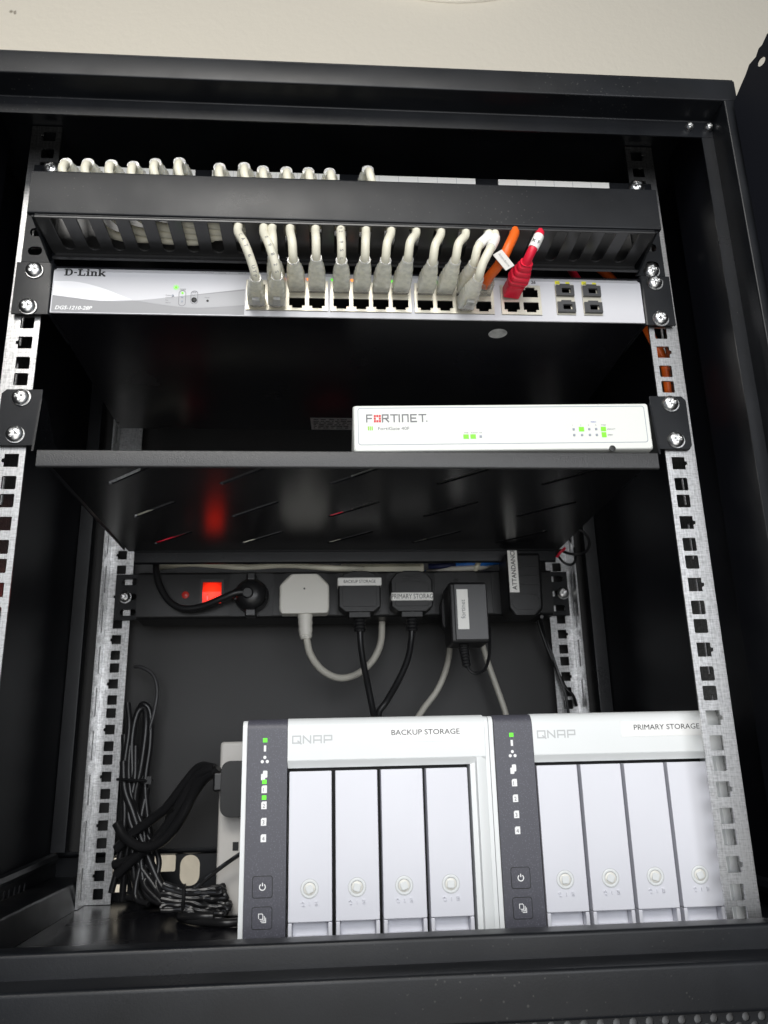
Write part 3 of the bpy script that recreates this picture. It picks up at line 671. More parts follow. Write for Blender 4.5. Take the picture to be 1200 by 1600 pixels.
def rj45(p, d, parent, latch=1, L=13):
    x, y, z = p
    mb = MB(); mb.box(x-5.7, x+5.7, y-L*.55, y+L*.45, z-3.9, z+3.9); mb.box(x-2.8, x+2.8, y-L*.5, y+2, z+latch*4.0-.5, z+latch*4.0+1.2)
    return mb.build('plug', CLRP, parent, bevel=.5)
def sleeve(pts, t0, t1, r, parent, m=LBL, name='label_sleeve'):
    P = catmull(pts, 8); return MB().tube(P[int(8*t0):int(8*t1)+1], r, 14, smooth=False).build(name, m, parent)
ports = lambda b, i: blocks[b][0]+.8+CP*(i+.5)
slot = lambda k: -169.4+PITCH*k
humps = [-206.8, -191.4, -174.9, -159.3, -143.8, -126.7, -97.7, -79.9, -66.2, -49.2, -33.1, -17.4, 10.8]
zh = [218.6, 219, 218.6, 218, 221, 222.4, 218.8, 220, 217.6, 217.4, 217.4, 217.4, 220.6]
# (slot x, block, column, row, label)
CB = [(slot(5)-.5, 0, 0, 0, 'leftmost white patch cable at the switch, plugged in the lower port row'),
      (slot(6)-.6, 0, 1, 0, 'white patch cable second from left at the switch, lower row, printed jacket'),
      (slot(6)+5.2, 0, 1, 1, 'white patch cable mostly hidden behind the second lower-row plug of the switch'),
      (slot(7), 0, 2, 1, 'straight white patch cable in third upper port of the first port block'),
      (slot(8), 0, 3, 1, 'straight white patch cable beside an amber light, last of the first port block'),
      (slot(9), 1, 0, 1, 'white patch cable with printed lettering, first upper port of the second block'),
      (slot(10), 1, 1, 1, 'white patch cable in second upper port of the second port block'),
      (slot(11), 1, 2, 1, 'white patch cable in third upper port of second block, leaning right'),
      (slot(12), 1, 3, 1, 'white patch cable in last upper port of second block, leaning right'),
      (slot(13), 2, 0, 1, 'white patch cable in first upper port of the third port block'),
      (slot(14), 2, 1, 1, 'white patch cable in second upper port of the third port block'),
      (slot(15)-1.2, 2, 2, 1, 'white patch cable with a paper sleeve, behind the forward lower plug of the third block'),
      (slot(15)+3.2, 2, 2, 0, 'white sleeved patch cable in the lower port row beside the orange cable')]
prnt = {1: '0982S', 5: '92 9SL', 0: 'CAT6 UTP'}
for i, (xs, b, col, row, lab) in enumerate(CB):
    xp = ports(b, col); xh, z1 = humps[i], zh[i]
    t = empty('patch_cable', (xp, -4, 118), lab, 'network cable', 'white patch cables from the switch up into the cable manager')
    zp = 134.3 if row else 121.6; z1 -= 2.2
    hid = (i in (1, 0, 12))
    tx = {0: 1.5, 1: 2, 2: -1, 12: 3, 11: 2}.get(i, max(-2, min(3, (xs-xp)*.25)))
    jr = random.Random(40+i); tail = Vector((xp+tx+jr.uniform(-.9, .9), (-41 if row else -40)+jr.uniform(-1.6, 1.6), zp+(.8 if row else 0)+jr.uniform(-1.2, 1.4)))
    ly = -12-(i % 4)*6.2; lz = 168+(i//4)*7.4
    dx = xs-xh
    cord = [(xh, -10, z1), (xh, -24, z1+.6), (xh+.6, -35, z1-4.5), (xh+2, -39, z1-16), (xh+10, (ly-39)/2, 190-(i % 3)*3), (xh+min(30, dx*.3), ly, lz+4), (xh+dx*.5, ly, lz), (xs-min(26, dx*.25), ly-2, lz-1), (xs-6, -34, 171), (xs-.3, -40.5, 163), (xs, -42.5, 156), tuple(tail+Vector(((xs-tail.x)*.22, -6.2, 9.5))), tuple(tail+Vector((0, -1.5, .8))), tuple(tail+Vector((-tx*.3, 9, -.4))), (xp, -14, zp)]
    if not row:
        cord = cord[:10]+[(xs+.2, -43.5, 153), (xs+(tail.x-xs)*.45, -51, 139), tuple(tail+Vector(((xs-tail.x)*.15, -7, 6.5))), tuple(tail+Vector((0, -1.0, .3))), tuple(tail+Vector((-tx*.3, 10, 0))), (xp, -14, zp)]
    MB().tube(cord, 3.1, 12, 7).build('cord', CABW, t)
    boot((xp, -9, zp), tail, t, CLEAR, latch=1 if row else -1)
    rj45((xp, -5, zp), -1, t, 1 if row else -1)
    boot((xh, -7, z1), (xh, -31, z1+.5), t, CLEAR, name='upper_boot', r0=6.6)
    rj45((xh, -6, z1-.4), -1, t)
    if i in prnt:                                            # printing on the jacket
        P = catmull(cord, 7); n = len(P)
        # letters laid along the visible stretch
        seg = P[int(n*.70):int(n*.86)]
        base = len(seg)
        pm = MB(); txt = prnt[i]
        for k, ch in enumerate(txt):
            p = seg[min(base-2, int(base*(k+.3)/len(txt)))]; q = seg[min(base-1, int(base*(k+.3)/len(txt))+1)]
            dr = (q-p).normalized(); nx = Vector((0, -1, 0)); nx = (nx-dr*nx.dot(dr)).normalized(); sd = nx.cross(dr)
            ctr = p+nx*3.16
            text_mesh(ch, lambda u, v, w_: tuple(ctr+dr*u+sd*(v-1.2)), 2.4, mb=pm)
        pm.build('jacket_print', INKG, t, smooth=False)
    if i in (11, 12):
        sleeve(cord, 9.9, 10.9, 3.5, t)
# orange cable
t = empty('orange_cable', (ports(2, 3), -4, 118), 'orange patch cable with a paper flag label, plugged in the switch', 'network cable')
xp = ports(2, 3); xs = slot(16)
cord = [(245.6, 26, 40), (245.4, 26, 72), (244.6, 25, 89), (241.5, 25, 103), (236.5, 23, 112), (229, 22, 128), (205, 24, 172), (170, 22, 194), (140, 8, 202.5), (xs+14, -5, 202.8), (xs+6, -20, 196), (xs+3, -33, 180), (xs+.8, -40, 166), (xs, -43, 158), (108.5, -46, 146), (104.5, -44, 138), (101, -36, 134.5), (xp+.6, -25, 133.8), (xp, -14, 133.8)]
MB().tube(cord, 3.6, 12, 8).build('cord', ORNG, t)
rj45((xp, -9, 134.2), -1, t, 1, 20)
mb = MB(); e1 = Vector((.56, 0, -.83)); e2 = Vector((.83, 0, .56)); c0 = Vector((103.2, -48.5, 132.0))
mb.loft([[c0+e1*u+e2*v+Vector((0, dy, 0)) for u, v in ((-7.6, -3.9), (7.4, -3.9), (7.4, 3.7), (-7.6, 4.1))] for dy in (0, -.5)]); fl = mb.build('flag_label', LBL2, t)
text_mesh('Attendance', lambda u, v, w_: tuple(c0+e1*(u-6)+e2*(v-.6)+Vector((0, -.62, 0))), 1.8, width=12, mb=MB()).build('flag_text', INKG, t, smooth=False)
# red cable with angled boot
t = empty('red_cable', (ports(3, 0), -4, 118), 'red patch cable with ribbed boot and white sleeve, rightmost cable on the switch', 'network cable')
xp = ports(3, 0); xs = slot(17)+.6
cord = [(196, 60, 186), (176, 38, 196), (158, 14, 202.5), (xs+13, -5, 202.8), (xs+7, -20, 196), (xs+3, -33, 180), (xs+1.2, -40, 165), (xs, -43, 158), (128, -44.4, 149), (124.6, -43, 142.5), (122, -37, 137.8), (119.5, -24, 135)]
MB().tube(cord, 3.3, 12, 8).build('cord', PINK, t)
mb = MB(); a = Vector((xp-.4, -6, 133.2)); bq = Vector((122.6, -38, 138.2)); d = (bq-a); secs = []
X = Vector((1, 0, 0)); dn = d.normalized(); X = (X-dn*X.dot(dn)).normalized(); Zv = dn.cross(X)
def rprof(q): return 6.3 if q < .3 else (6.3+1.5*(q-.3)/.22 if q < .52 else 7.8-3.2*(q-.52)/.48)
for k in range(36):
    q = k/35; r_ = rprof(q)*(1 if k % 5 in (0, 1, 2) or q < .28 else .88); c = a+d*q
    secs.append([c+X*u+Zv*v for u, v in rr(0, 0, 2*r_, 1.62*r_, (.3+.5*q)*r_*.8, 3)])
mb.loft(secs); mb.build('boot', PINK, t, angle=20)
rj45((xp, -3.5, 133), -1, t)
sleeve(cord, 7.35, 8.6, 3.75, t)
p0 = Vector((127.6, -44.4, 148.4)); dr = Vector((-.42, -.1, -.9)).normalized(); nx = Vector((0, -1, 0)); nx = (nx-dr*nx.dot(dr)).normalized(); sd = nx.cross(dr)
text_mesh('K F', lambda u, v, w_: tuple(p0+nx*3.8+sd*(u-2.6)+dr*(-(v-1.2))), 2.8, width=5.4, mb=MB()).build('sleeve_text', INKB, t, smooth=False)

# ------------------------------------------------------------------ power distribution unit
YP = 275
pdu = empty('power_strip', (4, 297, -64), 'long black rack power strip with lit red rocker switch, fixed between the rear rails', 'power strip')
mb = MB(); bent_prism(mb, [(318, -62), (YP+2, -62), (YP, -60), (YP, -17), (YP+2, -15.2), (318, -15.2)], -1.4, -205, 212, lambda u, v, x: (x, u, v)); mb.build('housing', PLB, pdu)
for x in (-205.2, 211.8): MB().box(x, x+1.4, YP+1, 317, -61.5, -15.8).build('end_cap', PLB, pdu)
for s in (-1, 1):
    xi, xo_ = (-236.5, -205.4) if s < 0 else (213.4, 242)
    mb = MB(); mb.plate([(xi, -56), (xo_, -56), (xo_, -8), (xi, -8)], [rr((xi+xo_)/2-s*-1.5, z, 16, 6.4, 3, 3) for z in (-16, -32, -48)], XZ(315.6), 1.8); mb.build('fixing_bracket', BLK, pdu, bevel=.4)
screw(pdu, -226, 315, -32, 5.6); screw(pdu, 236, 315, -31.5, 6.2)
mb = MB(); mb.plate(rr(-131.9, -36.6, 24, 27, 1.5, 3), [rr(-131.9, -36.6, 18.6, 21.6, .8, 2)], XZ(YP-2), 2.0); rk = mb.build('switch_bezel', PLBS, pdu)
mb = MB(); mb.add([(-141, YP-.2, -26), (-122.8, YP-.2, -26), (-122.8, YP-3.2, -36), (-141, YP-3.2, -36), (-122.8, YP-1.2, -47.2), (-141, YP-1.2, -47.2), (-141, YP+.1, -26), (-122.8, YP+.1, -26), (-122.8, YP+.1, -47.2), (-141, YP+.1, -47.2)],
    [(0, 1, 2, 3), (3, 2, 4, 5), (0, 3, 5, 9, 6), (1, 7, 8, 4, 2), (6, 7, 1, 0), (5, 4, 8, 9), (6, 9, 8, 7)]); rb = mb.build('red_rocker', SWRED, pdu, smooth=False)
mb = MB(); mb.stroke([(-136, -40.2), (-136, -44)], .8, XZ(YP-2.75)); mb.build('rocker_mark', INKL, rb, smooth=False)
mk = bpy.data.objects['rocker_mark']
MB().lathe([(3.6, 0), (3.6, 1.2), (2.2, 2.0)], (-157.8, YP, -38.5), seg=18).build('indicator', REDD, pdu)
for c in (-93, -39.5, 13.5, 64.5, 113, 172):
    mb = MB(); mb.plate(rr(c, -38.8, 44, 43, 3, 3), [rr(c, -28.5, 4.6, 8.4, .4, 1), rr(c-11, -49, 7, 4.6, .4, 1), rr(c+11, -49, 7, 4.6, .4, 1)], XZ(YP-.8), .7); mb.build('socket', PLB, pdu)

def plug_outline(cx, zb, zt, wt, wm, wb, zm): return [(cx-wb/2, zb), (cx+wb/2, zb), (cx+wm/2, zb+5), (cx+wm/2, zm), (cx+wt/2, zt), (cx-wt/2, zt), (cx-wm/2, zm), (cx-wm/2, zb+5)]
# white plug
t = empty('white_plug', (-40, 262, -62), 'white three-pin mains plug with a hanging white cord, on the rack power strip', 'plug')
mb = MB(); mb.plate(plug_outline(-40.2, -61.4, -22.4, 27, 48.5, 46.5, -33.5), [], XZ(YP-22), 20.8); mb.build('body', mat('white_plug_plastic', (0.70, 0.68, 0.62), .4), t, bevel=2.6, seg=3)
MB().lathe([(.9, 0), (.9, .4)], (-40.2, YP-21.9, -37.5), seg=10).build('screw_hole', INKB, t)
mb = MB()
mb.tube([(-39.6, YP-12, -60), (-39, YP-12, -78), (-38.3, YP-12, -85)], 6, 12, 6, taper=lambda q: 7.2-1.9*q+(.5 if int(q*14) % 2 else 0)); mb.build('cord_grip', bpy.data.materials['white_plug_plastic'], t)
MB().tube([(-38.4, YP-12, -82), (-37.4, YP-12, -88), (-34, YP-8, -100), (-24, YP, -113), (-8, YP+10, -120.6), (10, YP+18, -117.5), (27, YP+24, -104), (36.5, YP+28, -86), (39, YP+32, -66), (40, YP+38, -30), (30, YP+45, 0)], 3.5, 12, 8).build('cord', CABG, t)
# two black labelled plugs
def black_plug(cx, lab, text, zl, wl, cord, hgt, sunk):
    t = empty('black_plug', (cx, 262, -66), lab, 'plug', 'black labelled mains plugs on the rack power strip')
    mb = MB(); o_ = [(cx-14.5, -60.8), (cx+14.5, -60.8), (cx+20.5, -56), (cx+20.7, -30), (cx+15, -22.6), (cx+7, -20.4), (cx-7, -20.4), (cx-15, -22.6), (cx-20.7, -30), (cx-20.5, -56)]
    mb.plate(o_, [], XZ(YP-24), 22.8); mb.build('body', PLB, t, bevel=2.2, seg=3)
    mb = MB(); mb.plate(rr(cx, -44, 33, 24, 2, 3), [], XZ(YP-24.7), .9); mb.build('raised_face', PLB, t, bevel=.4)
    mb = MB()
    for q in range(3): mb.box(cx-8.5, cx+8.5, YP-24.5, YP-23.7, -25.6-2.2*q, -24.4-2.2*q)
    mb.build('grip_rib', PLB, t)
    mb = MB(); mb.tube([(cx, YP-13, -58), (cx+.2, YP-13, -66), (cx+.3, YP-13, -79)], 6, 12, 8, taper=lambda q: (8.2 if q < .28 else 5.6+(.7 if int(q*16) % 2 else -.3))); mb.build('cord_grip', PLBS, t)
    mb = MB(); mb.box(cx-11, cx+11, YP-21, YP-4, -66.5, -60); mb.build('neck', PLB, t, bevel=1.2)
    MB().tube([(cx+.3, YP-13, -74)]+cord, 3.1, 12, 8).build('cord', PLBS, t)
    lb = MB().box(cx-wl, cx+wl+.4, YP-25.6, YP-6, zl-4.1, zl+4.1).build('label_wrap', LBL, t, bevel=1.2)
    flat_text('label_text', text, cx-wl+sunk, zl-hgt/2, YP-25.75, hgt, INKB, lb, width=2*wl-2*sunk+.4)
    return t
black_plug(13.6, 'black mains plug labelled BACKUP STORAGE beside the white plug', 'BACKUP STORAGE', -31.4, 21.4, [(14.6, YP-14, -92), (17, YP-18, -112), (20.5, YP-26, -134), (24, YP-34, -156), (27, 225, -180), (28, 230, -230)], 3.0, 6)
black_plug(65, 'black mains plug labelled PRIMARY STORAGE beside the black adapter', 'PRIMARY STORAG', -46.6, 20.6, [(63.6, YP-14, -90), (59, YP-18, -108), (49, YP-24, -128), (37, YP-32, -147), (29, YP-36, -160), (35, 228, -185), (38, 232, -230)], 4.6, .5)
# power adapters
t = empty('power_adapter', (116, 222, -98), 'black power adapter labelled fortinet hanging low on the power strip', 'power adapter')
MB().box(97, 134, 222, 262, -96.5, -38.5).build('body', PLB, t, bevel=3.0, seg=3)
mb = MB(); mb.plate(rr(115.5, -62, 42, 40, 12, 5), [], XZ(256), 18); mb.build('plug_head', PLB, t, bevel=2)
MB().box(101.5, 133, 220.4, 222.6, -94, -40.5).build('front_face', PLG, t, bevel=1.4, seg=2)
lb = MB().box(104, 114.6, 219.9, 220.3, -84, -46).build('label', LBL, t)
up_text('label_text', 'fortinet', 111.4, -74, 219.75, 4.2, INKG, lb, width=18)
mb = MB(); mb.tube([(111.5, 240, -94), (111.8, 238, -104), (113, 236, -117)], 5, 12, 9, taper=lambda q: 5.0-1.5*q+(.6 if int(q*18) % 2 else -.2)); mb.build('cord_grip', PLBS, t)
MB().tube([(113, 236, -115), (116, 235, -121), (123, 236, -123.5), (132, 242, -118), (138, 250, -104), (141, 258, -86), (142, 266, -70), (139, 280, -20), (140, 300, 15)], 1.5, 8, 8).build('cord', PLBS, t)
t = empty('power_adapter', (174, 240, -70), 'black power adapter labelled ATTANDANCE at the right end of the power strip', 'power adapter')
mb = MB(); mb.plate([(158, -62), (163, -68.6), (186, -68.6), (192, -62), (193, -6), (158, -6)], [], XZ(238), 36); mb.build('body', PLB, t, bevel=3, seg=3)
mb = MB(); mb.plate(rr(175, -55, 28, 16, 7.8, 6), [rr(175, -55, 26.4, 14.6, 7.2, 6)], XZ(237.4), 1); mb.build('oval_ridge', PLB, t)
mb = MB()
for q in range(3): mb.box(167, 190, 237.3, 238.2, -38+9*q, -37.2+9*q)
mb.build('grip_rib', PLB, t)
lb = MB().box(159.6, 169, 236.9, 237.9, -46, -4).build('label', LBL, t)
up_text('label_text', 'ATTANDANCE', 166.6, -43.6, 236.75, 4.3, INKB, lb, width=41, bold=.01)
MB().tube([(196, 262, -66), (203, 290, -62), (210, 308, -76), (218, 312, -100), (222, 310, -118), (227, 309, -138), (229, 310, -160)], 1.7, 8, 8).build('cord', PLBS, t)
# round schuko-like plug at left with its cord
t = empty('round_plug', (-93, 262, -66), 'black round plug beside the lit red rocker, its cord looping left', 'plug')
mb = MB(); mb.lathe([(16.5, 0), (17, 4), (16.6, 9), (15, 10.5), (14.6, 15), (11, 19), (6, 20.5), (.3, 21)], (-92.5, YP-.8, -41), seg=28); mb.build('body', PLBS, t)
mb = MB(); mb.box(-97, -88, YP-17, YP-2, -27.5, -19); mb.box(-98, -87, YP-16, YP-2, -63, -55); mb.box(-110, -104, YP-15, YP-3, -47, -35); mb.box(-81, -76.5, YP-13, YP-2, -46, -36); mb.build('grip', PLBS, t, bevel=1.8)
mb = MB(); mb.lathe([(5.6, 0), (5.6, 3), (4.4, 4)], (-95, YP-20, -41), seg=16); mb.build('cord_collar', PLBS, t)
MB().tube([(-96, YP-20, -40), (-106, YP-22, -41), (-120, YP-20, -46), (-140, YP-15, -53), (-158, YP-12, -54), (-172, YP-9, -46), (-182, YP-6, -31), (-187, YP-2, -16), (-190, YP+6, -4), (-196, YP+20, 6)], 3.3, 12, 8).build('cord', PLBS, t)

# things lying behind and above the power strip
def cable(name, pts, r, m, label, cat='cable', group=None, sub=8):
    return tag(MB().tube(pts, r, 10, sub).build(name, m), label, cat, group)
cable('white_cable', [(-196, 312, -2), (-160, 288, -3.5), (-130, 284, -6), (-100, 283, -8.5), (-66, 281, -7), (-40, 280, -8.5), (-12, 278.5, -11.2), (20, 284, -11.5), (40, 312, -11)], 3.4, CABW, 'white cable lying on top of the rack power strip, near the shelf edge')
t = empty('cream_adapter', (40, 306, -14), 'flat cream box lying behind the plugs on top of the power strip', 'adapter')
MB().box(-4, 82, 281, 325, -15, -6).build('body', CREAM, t, bevel=1.2); MB().box(2, 78, 280.4, 281.5, -9.4, -7.2).build('seam', mat('cream_dark', (.42, .40, .30), .5), t)
cable('blue_cable', [(84, 312, -11), (98, 290, -10.5), (112, 285, -8.6), (128, 282, -7), (146, 284, -5.6), (166, 300, 0)], 3.2, BLUE, 'blue network cable lying above the power strip, behind the adapters')
cable('braided_cable', [(88, 286, -8), (97, 281, -9.2), (106, 280, -8.4), (114, 282, -7.0)], 3.0, mat('navy_braid', (.01, .015, .06), .6, bump=1.0, bscale=500), 'short dark blue braided cable end beside the blue network cable')
cable('grey_cable', [(88, 300, -11.5), (105, 283, -12.6), (126, 280, -12), (142, 284, -10), (156, 298, -4)], 3.0, CABG, 'pale grey cable lying under the blue cable above the power strip')
t = empty('cable_clip', (137, 296, -10), 'small cream tie around the blue cable above the power strip', 'cable tie')
MB().tube([(135, 281, -14), (137, 277, -9), (140, 280, -3)], 2.6, 8, 5).build('band', CREAM, t)
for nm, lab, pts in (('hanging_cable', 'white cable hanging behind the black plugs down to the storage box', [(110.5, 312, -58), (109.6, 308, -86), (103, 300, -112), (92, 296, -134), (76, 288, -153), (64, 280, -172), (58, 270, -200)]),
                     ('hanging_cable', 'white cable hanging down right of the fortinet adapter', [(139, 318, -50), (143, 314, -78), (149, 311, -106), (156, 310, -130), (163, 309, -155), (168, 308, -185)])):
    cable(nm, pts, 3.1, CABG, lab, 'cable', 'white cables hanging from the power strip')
cable('thin_cable', [(206, 306, -20), (204, 309, -55), (211, 312, -84), (221, 313, -112), (229, 312, -132), (236, 312, -140), (240, 316, -150)], 1.7, PLBS, 'thin black cable hanging beside the right rear rail')
t = empty('wire_loop', (248, 298, 0), 'loose black wire loop with a red end at the right end of the shelf', 'wire')
MB().tube([(232, 300, 12), (238, 290, 6), (247, 286, 4), (257, 288, 8), (262, 290, 18), (259, 292, 28), (252, 294, 33), (240, 300, 34)], 1.5, 8, 8).build('wire', PLBS, t)
MB().tube([(226, 292, 6), (231, 288, -4), (239, 287, -7), (245, 290, 0), (246, 296, 16), (242, 304, 30)], 1.4, 8, 8).build('wire', PLBS, t)
MB().tube([(225, 290, 2), (229, 286, 7), (234, 288, 11)], 1.5, 8, 5).build('red_end', PINK, t)

# ------------------------------------------------------------------ lower left: cable bundles and white strip
cable('standing_cable', [(-212, 318, -103), (-204, 312, -104.5), (-192, 310, -112), (-186.5, 308, -128), (-188, 306, -150), (-193, 305, -172), (-198, 305, -195), (-199, 306, -225)], 1.9, PLG, 'thin grey-black cable arching out from the left rear rail')
t = empty('cable_bundle', (-196, 310, FLOOR), 'bundle of black cables tied upright to the left rear rail', 'cable bundle')
for k, pts in enumerate(([(-205, 312, -147), (-199, 308, -141), (-192, 308, -150), (-190, 306, -180), (-192, 304, -215), (-187, 303, -250), (-182, 303, -285), (-190, 304, -314), (-206, 312, -316)],
                         [(-208, 310, -318), (-206, 304, -290), (-203, 302, -250), (-204, 302, -210), (-207, 304, -175), (-204, 306, -150), (-197, 306, -146), (-194, 302, -165), (-196, 300, -200), (-200, 300, -230), (-196, 302, -270), (-186, 304, -308), (-176, 308, -318)],
                         [(-215, 306, -170), (-211, 300, -200), (-206, 298, -225), (-199, 298, -255), (-197, 298, -290), (-188, 300, -316), (-170, 305, -319)],
                         [(-213, 300, -195), (-209, 296, -220), (-200, 294, -240), (-190, 294, -265), (-178, 292, -290), (-166, 288, -308), (-150, 276, -317)],
                         [(-214, 306, -140), (-210, 302, -165), (-212, 300, -205), (-208, 298, -245), (-210, 298, -280), (-216, 300, -310)])):
    MB().tube(pts, 3.0+.25*(k % 4), 10, 8).build('cord', PLBS, t)
tr = random.Random(11)
for k in range(5):
    x0, z0 = -208+k*4.5, -168-k*13
    MB().tube([(x0, 305, z0), (x0+tr.uniform(-6, 8), 300, z0-32), (x0+tr.uniform(-4, 14), 297, z0-62), (x0+tr.uniform(0, 22), 294, z0-95+k*6), (x0+tr.uniform(4, 30), 288, -310+k*2), (x0+tr.uniform(20, 40), 280, -318)], 2.6+.4*(k % 3), 10, 8).build('cord', PLBS, t)
MB().tube([(-189, 302, -262), (-186, 300.5, -272), (-184, 300, -281)], 1.4, 8, 4).build('white_mark', INKL, t)
mb = MB(); mb.tube([(-216, 296, -211), (-204, 291, -212), (-190, 293, -213), (-187, 300, -213), (-190, 309, -212), (-204, 312, -211), (-216, 310, -211)], 1.6, 8, 6, flat=2.0); mb.box(-189, -184, 291, 295, -216, -209); mb.build('cable_tie', PLBS, t)
t = empty('cable_hank', (-165, 280, FLOOR), 'looped hank of thick black power cord beside the white extension strip', 'power cord')
for pts in ([(-117, 230, -204), (-126, 236, -205), (-138, 246, -213), (-150, 256, -232), (-163, 266, -252), (-180, 278, -270), (-200, 290, -282), (-214, 296, -286)],
            [(-117, 230, -206), (-128, 240, -212), (-139, 250, -226), (-150, 258, -246), (-166, 268, -264), (-185, 276, -270), (-203, 284, -262), (-213, 290, -250)],
            [(-119, 232, -203), (-133, 246, -202), (-147, 256, -216), (-164, 268, -236), (-178, 278, -246), (-196, 286, -258), (-212, 292, -272)],
            [(-124, 236, -205), (-136, 246, -217), (-149, 262, -244), (-166, 274, -262), (-190, 284, -277), (-210, 292, -294)]):
    MB().tube(pts, 4.5, 10, 8).build('cord', PLBS, t)
MB().tube([(-114, 228, -203), (-121, 233, -209), (-128, 239, -202)], 3.2, 10, 5).build('bend', PLBS, t)
MB().tube([(-167, 270, -262), (-161, 262, -243), (-155, 256, -236)], 2.6, 8, 5).build('tie', CAV, t)
# coiled striped cord
STRIPEM = mat('stripe_grey', (.065, .07, .08), .45)
t = empty('coiled_cord', (-128, 235, FLOOR), 'flat coil of thin black striped cord tied in the middle, on the cabinet floor', 'cord')
dash = MB()
def hank_z(u, h): return -303.5-7.5*u+(4.5-h)*2.5*(.58+.95*(u-.36) if u > .36 else .58+.30*(.36-u)/.36)
for e in range(3):                                           # three layers of turns, each a run right, a bend and a run back
    for h in range(0, 10, 2):
        pts = []; y0 = 222-e*4.2
        for q in range(9): u = q/8*(1-.02*abs(h-4)); pts.append((-155+50*u, y0+math.sin(u*4+h)*.8, max(hank_z(u, h), FLOOR+2.2)))
        um = 1-.02*abs(h-4); za, zb_ = pts[-1][2], max(hank_z(um, h+1), FLOOR+2.2)
        pts += [(-155+50*um+4.2-abs(h-4)*.35, y0-.8, za-.3), (-155+50*um+5.0-abs(h-4)*.35, y0-1.2, (za+zb_)/2-.4), (-155+50*um+3.6, y0-1.5, zb_-.1)]
        for q in range(8, -1, -1): u = q/8*um; pts.append((-155+50*u, y0-1.8+math.sin(u*4+h)*.8, max(hank_z(u, h+1), FLOOR+2.2)))
        jr = random.Random(e*10+h); pts = [(x+jr.uniform(-1, 1), y+jr.uniform(-1.2, 1.2), max(z+jr.uniform(-1.1, 1.1)*(.4+abs(x+137)/40), FLOOR+2.2)) for x, y, z in pts]
        MB().tube(pts, 2.0, 8, 4).build('strand', PLBS, t)
        if e == 2:
            PP = catmull(pts, 3)
            for i0 in range(1+h % 3, len(PP)-5, 6): dash.tube([PP[i0+j]+Vector((-.1, -1.72, .85)) for j in range(4)], .36, 5, 1, smooth=False)
dash.build('stripe_marks', STRIPEM, t)
MB().tube([(-138, 222, -296), (-137, 211, -297), (-136.5, 207.5, -305), (-137, 211, -313), (-137, 222, -315)], 1.4, 8, 5).build('tie', PLBS, t)
ld = [(-130, 216, -300), (-120, 214, -291), (-106, 212, -281), (-92, 208, -272), (-78, 203, -264)]
MB().tube(ld, 1.8, 8, 6).build('lead', PLBS, t)
PP = catmull(ld, 5); dash = MB()
for i0 in range(1, len(PP)-4, 4): dash.tube([PP[i0+j]+Vector((-.3, -1.5, .9)) for j in range(3)], .4, 5, 1, smooth=False)
dash.build('stripe_marks', STRIPEM, t)
t = empty('black_lead', (-105, 190, FLOOR), 'thick black power lead lying on the floor under the coiled cord', 'power cord')
MB().tube([(-140, 218, -319.6), (-128, 200, -319.4), (-112, 190, -319.5), (-98, 184, -319.5), (-76, 190, -319.5), (-60, 196, -319.5)], 3.3, 10, 8).build('cord', PLBS, t)
MB().tube([(-141, 222, -319.5), (-136, 208, -318), (-124, 196, -316), (-110, 194, -316)], 3.2, 10, 6).build('loop', PLBS, t)
# white extension strip on end
t = empty('extension_strip', (-92, 240, FLOOR), 'white mains extension strip standing on end behind the backup storage box', 'extension strip')
MB().box(-113.5, -66, 230, 262, FLOOR+.3, -180.5).build('body', STRIPW, t, bevel=3, seg=3)
mb = MB(); mb.plate(rr(-85, -220, 50, 46, 8, 5), [], XZ(212), 18); mb.build('black_plug', PLB, t, bevel=2.5, seg=3)
MB().box(-117, -108, 214, 229, -222, -206).build('plug_neck', PLBS, t, bevel=2)
mb = MB(); mb.box(-100, -95, 229.6, 231, -271, -264); mb.build('pin_slot', CAV, t)

